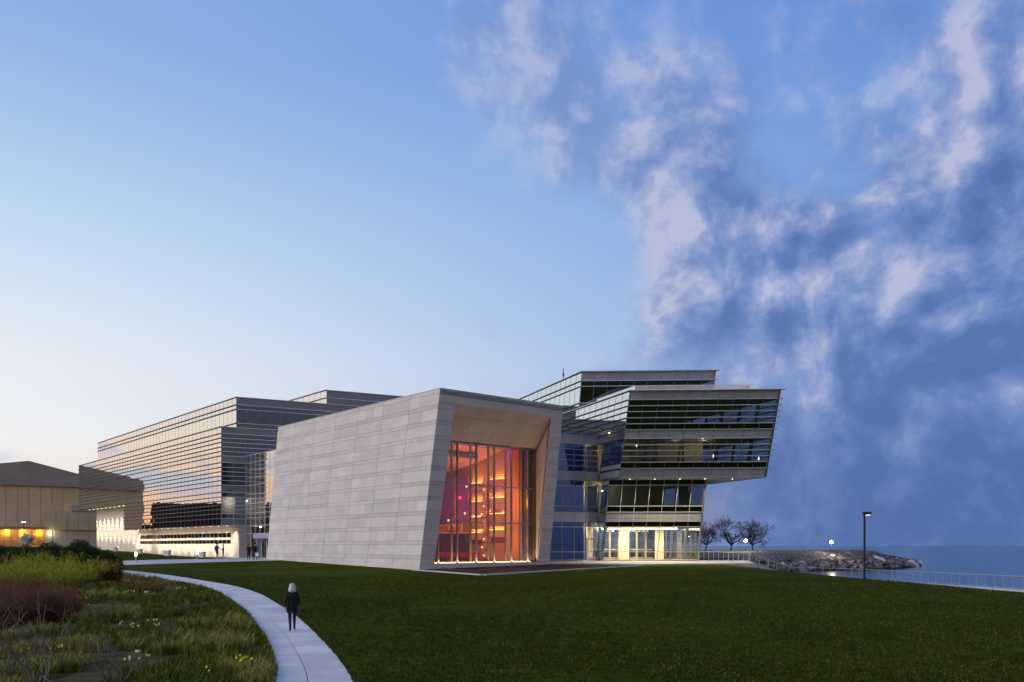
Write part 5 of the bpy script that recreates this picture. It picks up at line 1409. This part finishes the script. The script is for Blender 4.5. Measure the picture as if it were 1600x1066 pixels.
M['rockbase'] = mat('rubble_bank', (.09, .08, .075), .95, var=.5, vscale=1., bump=1., bscale=3)
_tm = mesh('terrain', V, F, [M['rough'], M['rockbase']], True)
for p_ in _tm.polygons:
    if p_.index % (n - 1) < 4 or p_.index > 58 * (n - 1): p_.material_index = 1
tag(put('terrain', _tm), 'grassy spit of land reaching into the lake', kind='structure')
# boulders of the shore
M['rock'] = mat('grey_boulder', (.12, .11, .115), .9, var=.35, vscale=1.2, rnd=.5, bump=.5, bscale=5, spec=.2, col2=(.15, .12, .125))
M['rockpale'] = mat('pale_boulder', (.55, .52, .52), .9, var=.1, rnd=.2, bump=.3)
def rock_mesh(seed, m):
    r_ = random.Random(seed); bm = bmesh.new(); pts_ = []
    for _ in range(13):
        v = Vector((r_.gauss(0, 1), r_.gauss(0, 1), r_.gauss(0, 1))).normalized(); pts_.append(bm.verts.new((v.x * r_.uniform(.8, 1.15), v.y * r_.uniform(.6, .9), v.z * r_.uniform(.5, .75))))
    bmesh.ops.convex_hull(bm, input=bm.verts[:]); bmesh.ops.delete(bm, geom=[v for v in bm.verts if not v.link_faces], context='VERTS')
    me = bpy.data.meshes.new('boulder'); bm.to_mesh(me); bm.free(); me.materials.append(m); return me
rms = [rock_mesh(i, M['rock']) for i in range(9)]; rmp = [rock_mesh(20 + i, M['rockpale']) for i in range(2)]
rv = thing('rock_revetment', 'bank of grey angular boulders along the spit shore', 'boulders', (80, 212, LAKE))
cnt = 0
for x in np.arange(36, 121, .86):
    f, b = pen_profile(x); end = min(1, (122.5 - x) / 22)
    for j in range(3):
        u_ = (j + random.random()) / 3
        dy = 11.5 * u_ * min(1, (b - f) / 30); z = LAKE + 3.3 * u_ * end ** .7
        s = random.uniform(.75, 1.45) * (1.25 if random.random() < .15 else 1)
        if cnt > 296: break
        cnt += 1
        pale = random.random() < .035
        o = bpy.data.objects.new('boulder', random.choice(rmp if pale else rms)); COL.objects.link(o); o.parent = rv
        o.location = Vector((x + random.uniform(-.6, .6), f + dy, z + .35)) - rv.location
        o.rotation_euler = (random.uniform(-.5, .5), random.uniform(-.5, .5), random.uniform(0, 6.3)); o.scale = (s * 1.25, s * 1.1, s)
# brush on the slope above the boulders
C = []
for x in np.arange(34, 100, .35):
    f, b = pen_profile(x)
    for _ in range(9):
        C.append((x + random.uniform(-.3, .3), f + random.uniform(7.5, 12.), LAKE + 3.5 + random.uniform(-.3, .7) * (1 if x < 80 else .5)))
o = leaves('undergrowth', np.array(C), .45, M['purptwig'], None, 1.2, .25); tag(o, 'brown dry brush on top of the boulder bank', 'brush', kind='stuff')
C = []
for x in np.arange(20, 112, .3):
    f, b = pen_profile(x)
    for _ in range(9): C.append((x + random.uniform(-.3, .3), f + random.uniform(12.5, 26), LAKE + 4.7 * min(1, (122.5 - x) / 22) ** .65))
o = leaves('rough_grass', np.array(C), .34, M['grassa'], None, 2., .3); tag(o, 'rough grass on the spit lit by its lamps', 'grass', kind='stuff')
# bare trees on the spit
for px, py, h, lab in ((1102, 861, 10.2, 'bare spreading tree close to the glass wing, first of three'), (1142, 862, 11., 'bare spreading tree in the middle of the three on the spit'), (1176, 862, 10., 'bare spreading tree behind the first shore lamp')):
    Y = 226.; X = (px - 800) / 1336 * Y; z = LAKE + 4.6
    t, big, fine, grow = bare('bare_tree', lab, 'tree', X, Y, h, 1.0, None, .3, 6, (3, 3), 'bare trees on the spit', z=z, droop=.05, rmin=.021, lenk=.76)
    grow(Vector((X, Y, z - .2)), Vector((0, 0, 1)), 2.0, .24, 0)
    for k in range(4):
        a = 2 * math.pi * (k + random.random() * .5) / 4
        grow(Vector((X, Y, z + 1.7)), Vector((math.cos(a) * 1.0, math.sin(a) * .7, .85)).normalized(), h * .25, .15, 1)
    tubes('trunk', big, M['bark'], t, 7); tubes('crown', fine, M['bark'], t, 3)
for px, py, lab in ((1165, 845, 'glowing shore lamp in front of the bare trees'), (1299, 847, 'glowing shore lamp standing alone on the spit')):
    Y = 218.; X = (px - 800) / 1336 * Y; z = LAKE + 4.6; zt = 1.6 + (853 - py) * Y / 1336
    t = thing('shore_lamp', lab, 'lamp', (X, Y, z), 'shore lamps on the spit')
    MB().tube([(X, Y, z - .2), (X, Y, zt - .35)], .07, 8).build('pole', M['pole'], t)
    MB().lathe((X, Y, zt), [(.08, -.36), (.26, -.26), (.36, 0), (.26, .26), (.06, .36)], 14).build('lamp', emat('shore_lamp_glow', (1., .82, .55), 60.), t, True)
    MB().lathe((X, Y, zt + .36), [(.16, 0), (.05, .12)], 10).build('cap', M['pole'], t)
    lamp('shore_lamp_light', 'POINT', (X, Y - .6, zt - .1), 1500, (1., .84, .56), .4, t)

# ================================================================== people
def person(label, x, y, hgt, face, pose, mats, coat=1., hair=None, z=None, bag=None, skirt=False, hair_long=0.):
    """one continuous skinned figure; mats = dict(top, legs, skin, shoes, hair)"""
    z = G(x, y) + .035 if z is None else z
    k = hgt / 1.72
    t = thing('person', label, 'person', (x, y, z), 'people walking on the paths')
    J = {}
    def j(n, *p): J[n] = Vector(p) * k
    st = pose.get('stride', .2)
    j('pel', 0, 0, .93); j('spine', 0, .01, 1.12); j('chest', 0, .02, 1.32); j('neck', 0, .0, 1.47); j('head0', 0, -.02, 1.55); j('head1', 0, -.03, 1.66)
    for s, nm, d in ((-1, 'l', st), (1, 'r', -st)):
        j('hip' + nm, s * .09, 0, .89)
        bend = .06 if d > 0 else .02
        j('knee' + nm, s * .095, -d * .55 - bend, .49); j('ank' + nm, s * .095, -d + (.10 if d < 0 else 0), .09 + (.05 if d < 0 else 0)); j('toe' + nm, s * .11, -d - .14 + (.10 if d < 0 else 0), .03)
        j('sho' + nm, s * .175, .02, 1.40)
        e = pose.get('arm' + nm, (s * .25, .05 + d * .3, 1.13, s * .24, -.03 + d * .7, .90))
        j('elb' + nm, *e[:3]); j('wri' + nm, *e[3:])
        w = J['wri' + nm]; dv = (w - J['elb' + nm]).normalized()
        J['palm' + nm] = w + dv * .07 * k
        sv = Vector((0, 1, 0)).cross(dv).normalized(); fwd = dv.cross(sv)
        for f_ in range(4): J['f%d%s' % (f_, nm)] = J['palm' + nm] + dv * (.075 + .01 * (f_ in (1, 2))) * k + fwd * (-.027 + .018 * f_) * k + sv * s * -.012 * k
        J['th' + nm] = w + dv * .06 * k + fwd * -.055 * k
    Ed = [('pel', 'spine'), ('spine', 'chest'), ('chest', 'neck'), ('neck', 'head0'), ('head0', 'head1')]
    rad = {'pel': .15 * coat, 'spine': .145 * coat, 'chest': .16 * coat, 'neck': .06, 'head0': .085, 'head1': .09}
    for nm in 'lr':
        Ed += [('pel', 'hip' + nm), ('hip' + nm, 'knee' + nm), ('knee' + nm, 'ank' + nm), ('ank' + nm, 'toe' + nm), ('chest', 'sho' + nm), ('sho' + nm, 'elb' + nm), ('elb' + nm, 'wri' + nm), ('wri' + nm, 'palm' + nm), ('wri' + nm, 'th' + nm)] + [('palm' + nm, 'f%d%s' % (f_, nm)) for f_ in range(4)]
        rad.update({'hip' + nm: .105, 'knee' + nm: .066, 'ank' + nm: .045, 'toe' + nm: .038, 'sho' + nm: .075 * coat, 'elb' + nm: .055 * coat, 'wri' + nm: .034, 'palm' + nm: .032, 'th' + nm: .010})
        rad.update({'f%d%s' % (f_, nm): .009 for f_ in range(4)})
    names = list(J); idx = {n_: i for i, n_ in enumerate(names)}
    me = bpy.data.meshes.new('body'); me.from_pydata([J[n_] for n_ in names], [(idx[a], idx[b]) for a, b in Ed], [])
    o = bpy.data.objects.new('body', me); COL.objects.link(o)
    sk = o.modifiers.new('skin', 'SKIN'); o.modifiers.new('sub', 'SUBSURF').levels = 1
    for i, n_ in enumerate(names):
        r_ = rad[n_] * k; sv_ = me.skin_vertices[0].data[i]
        sv_.radius = (r_, r_ * (.78 if n_ in ('pel', 'spine', 'chest') else 1)); sv_.use_root = n_ == 'pel'
    dg = bpy.context.evaluated_depsgraph_get(); ev = bpy.data.meshes.new_from_object(o.evaluated_get(dg))
    bpy.data.objects.remove(o)
    for m_ in ('top', 'legs', 'skin', 'shoes'): ev.materials.append(mats[m_])
    hem = pose.get('hem', .80) * k
    for p in ev.polygons:
        c = p.center; i = 0
        if c.z > 1.475 * k: i = 2
        elif c.z < .10 * k: i = 3
        elif c.z < hem and abs(c.x) < .2 * k: i = 1 if not (pose.get('bare') and c.z < .62 * k) else 2
        wr_ = min((c - J['palm' + n_]).length for n_ in 'lr')
        if wr_ < .10 * k: i = 2
        p.material_index = i; p.use_smooth = True
    b = bpy.data.objects.new('body', ev); COL.objects.link(b); b.parent = t
    # coat skirt hanging over the hips
    if coat > 1.05:
        q = MB(); n = 14; prof = [(.165, 1.2), (.185, 1.0), (.20, .86), (.215, hem / k - .02)]
        for r_, zz in prof:
            for a in range(n):
                th = 2 * math.pi * a / n; q.v.append(Vector((r_ * math.cos(th), r_ * .78 * math.sin(th) + .01, zz)) * k)
        for i in range(3):
            for a in range(n): q.f.append((i * n + a, i * n + (a + 1) % n, (i + 1) * n + (a + 1) % n, (i + 1) * n + a))
        oo = bpy.data.objects.new('coat', mesh('coat', q.v, q.f, mats['top'], True)); COL.objects.link(oo); oo.parent = t
    # hair cap; nose, ears as part of the head
    hm = MB(); hc = J['head1'] + Vector((0, .018, .012)) * k
    for i in range(9):
        ph = math.pi * i / 8
        for a in range(14):
            th = 2 * math.pi * a / 14; r_ = .118 * k * math.sin(ph); zz = .125 * k * math.cos(ph)
            if i > 4 and hair_long: zz -= hair_long * k * (i - 4) / 4; r_ = (.118 + .028 * math.sin(math.pi * (i - 4) / 4)) * k * (1 - .30 * max(0, i - 6) / 2)
            v = Vector((r_ * math.cos(th), r_ * 1.06 * math.sin(th), zz))
            if i >= 4 and v.y < -.03 * k: v.y = -.03 * k
            if i > 1: v += Vector(rng.normal(0, .006, 3)) * k
            if i == 8 and hair_long: v.z -= random.uniform(0, .06) * k
            hm.v.append(hc + v)
    for i in range(8):
        for a in range(14): hm.f.append((i * 14 + a, i * 14 + (a + 1) % 14, (i + 1) * 14 + (a + 1) % 14, (i + 1) * 14 + a))
    oo = bpy.data.objects.new('hair', mesh('hair', hm.v, hm.f, mats['hair'], True)); COL.objects.link(oo); oo.parent = t
    fm = MB(); h_ = J['head1']
    fm.hexa([h_ + Vector((-.012, -.085, -.02)) * k, h_ + Vector((.012, -.085, -.02)) * k, h_ + Vector((.008, -.085, .02)) * k, h_ + Vector((-.008, -.085, .02)) * k], [h_ + Vector((-.01, -.115, -.02)) * k, h_ + Vector((.01, -.115, -.02)) * k, h_ + Vector((.004, -.09, .02)) * k, h_ + Vector((-.004, -.09, .02)) * k])
    for s in (-1, 1): fm.cbox(h_ + Vector((s * .095, 0, -.01)) * k, .02 * k, .03 * k, .05 * k)
    oo = bpy.data.objects.new('face', mesh('face', fm.v, fm.f, mats['skin'])); COL.objects.link(oo); oo.parent = t
    em = MB()
    for s in (-1, 1): em.cbox(h_ + Vector((s * .034, -.088, .012)) * k, .02 * k, .008 * k, .01 * k)
    em.cbox(h_ + Vector((0, -.086, -.05)) * k, .04 * k, .008 * k, .008 * k)
    oo = bpy.data.objects.new('features', mesh('features', em.v, em.f, mats['shoes'])); COL.objects.link(oo); oo.parent = t
    t.rotation_euler.z = face
    return t, J, k
sk_ = mat('skin_tone', (.45, .28, .20), .6, var=.05); blk_ = mat('black_cloth', (.010, .010, .011), .9, var=.2, bump=.3); dkt = mat('dark_trousers', (.013, .013, .015), .9, var=.2)
shoe = mat('dark_shoes', (.02, .018, .016), .6); gh = mat('silver_hair', (.52, .50, .50), .75, var=.2, vscale=20, stretch=(1, 1, .2)); bh = mat('dark_hair', (.015, .01, .008), .7)
nv = mat('blue_shirt', (.05, .05, .16), .9); mar = mat('plum_jacket', (.06, .03, .045), .9); shk = mat('dark_shorts', (.02, .02, .035), .9)
person('person in black coat and dark trousers with silver hair, walking along the path', -8.16, 31.75, 1.70, R(199), dict(stride=.24, hem=.72, arml=(-.24, .02, 1.14, -.20, -.12, .93), armr=(.25, .08, 1.14, .25, .10, .90)), dict(top=blk_, legs=dkt, skin=sk_, shoes=shoe, hair=gh), 1.14, hair_long=.10)
x, y = px2(388.6, 875.6); person('person in long dark coat with long hair, beside the one with a white bag', x, y, 1.72, R(15), dict(stride=.12, hem=.62, arml=(-.25, .0, 1.13, -.17, -.14, 1.05), armr=(.24, .03, 1.13, .24, .02, .88)), dict(top=blk_, legs=dkt, skin=sk_, shoes=shoe, hair=bh), 1.1, hair_long=.16)
x, y = px2(398.5, 875.6); tb, Jb, kb = person('person in dark jacket carrying a white bag near the lobby doors', x, y, 1.84, R(10), dict(stride=.22, hem=.82), dict(top=blk_, legs=dkt, skin=sk_, shoes=shoe, hair=bh), 1.06)
bp = Matrix.Rotation(R(10), 3, 'Z') @ Jb['palmr'] + tb.location
bagm = MB().hexa([bp + Vector((-.15, -.05, -.48)), bp + Vector((.15, -.05, -.48)), bp + Vector((.15, .06, -.48)), bp + Vector((-.15, .06, -.48))], [bp + Vector((-.17, -.03, -.1)), bp + Vector((.17, -.03, -.1)), bp + Vector((.17, .04, -.1)), bp + Vector((-.17, .04, -.1))])
bt = thing('carrier_bag', 'white carrier bag held by a person near the lobby doors', 'bag', bp)
bagm.build('bag_body', mat('white_bag', (.8, .8, .8), .6), bt); MB().tube([bp + Vector((-.1, 0, -.1)), bp + Vector((-.03, 0, .02)), bp + Vector((.03, 0, .02)), bp + Vector((.1, 0, -.1))], .008, 6).build('handle', mat('bag_handle', (.7, .7, .7), .6), bt)
x, y = px2(339, 872.3); person('person in blue top and dark shorts before the ribbon windows', x, y, 1.86, R(60), dict(stride=.05, hem=.86, bare=True, armr=(.22, -.1, 1.14, .12, -.3, 1.1)), dict(top=nv, legs=shk, skin=sk_, shoes=shoe, hair=bh), 1.0)
x, y = px2(348.8, 872.3); person('shorter person in plum jacket with bare legs facing the one in blue', x, y, 1.66, R(-70), dict(stride=.05, hem=.80, bare=True, arml=(-.22, -.1, 1.14, -.1, -.3, 1.12)), dict(top=mar, legs=mar, skin=sk_, shoes=shoe, hair=bh), 1.0)
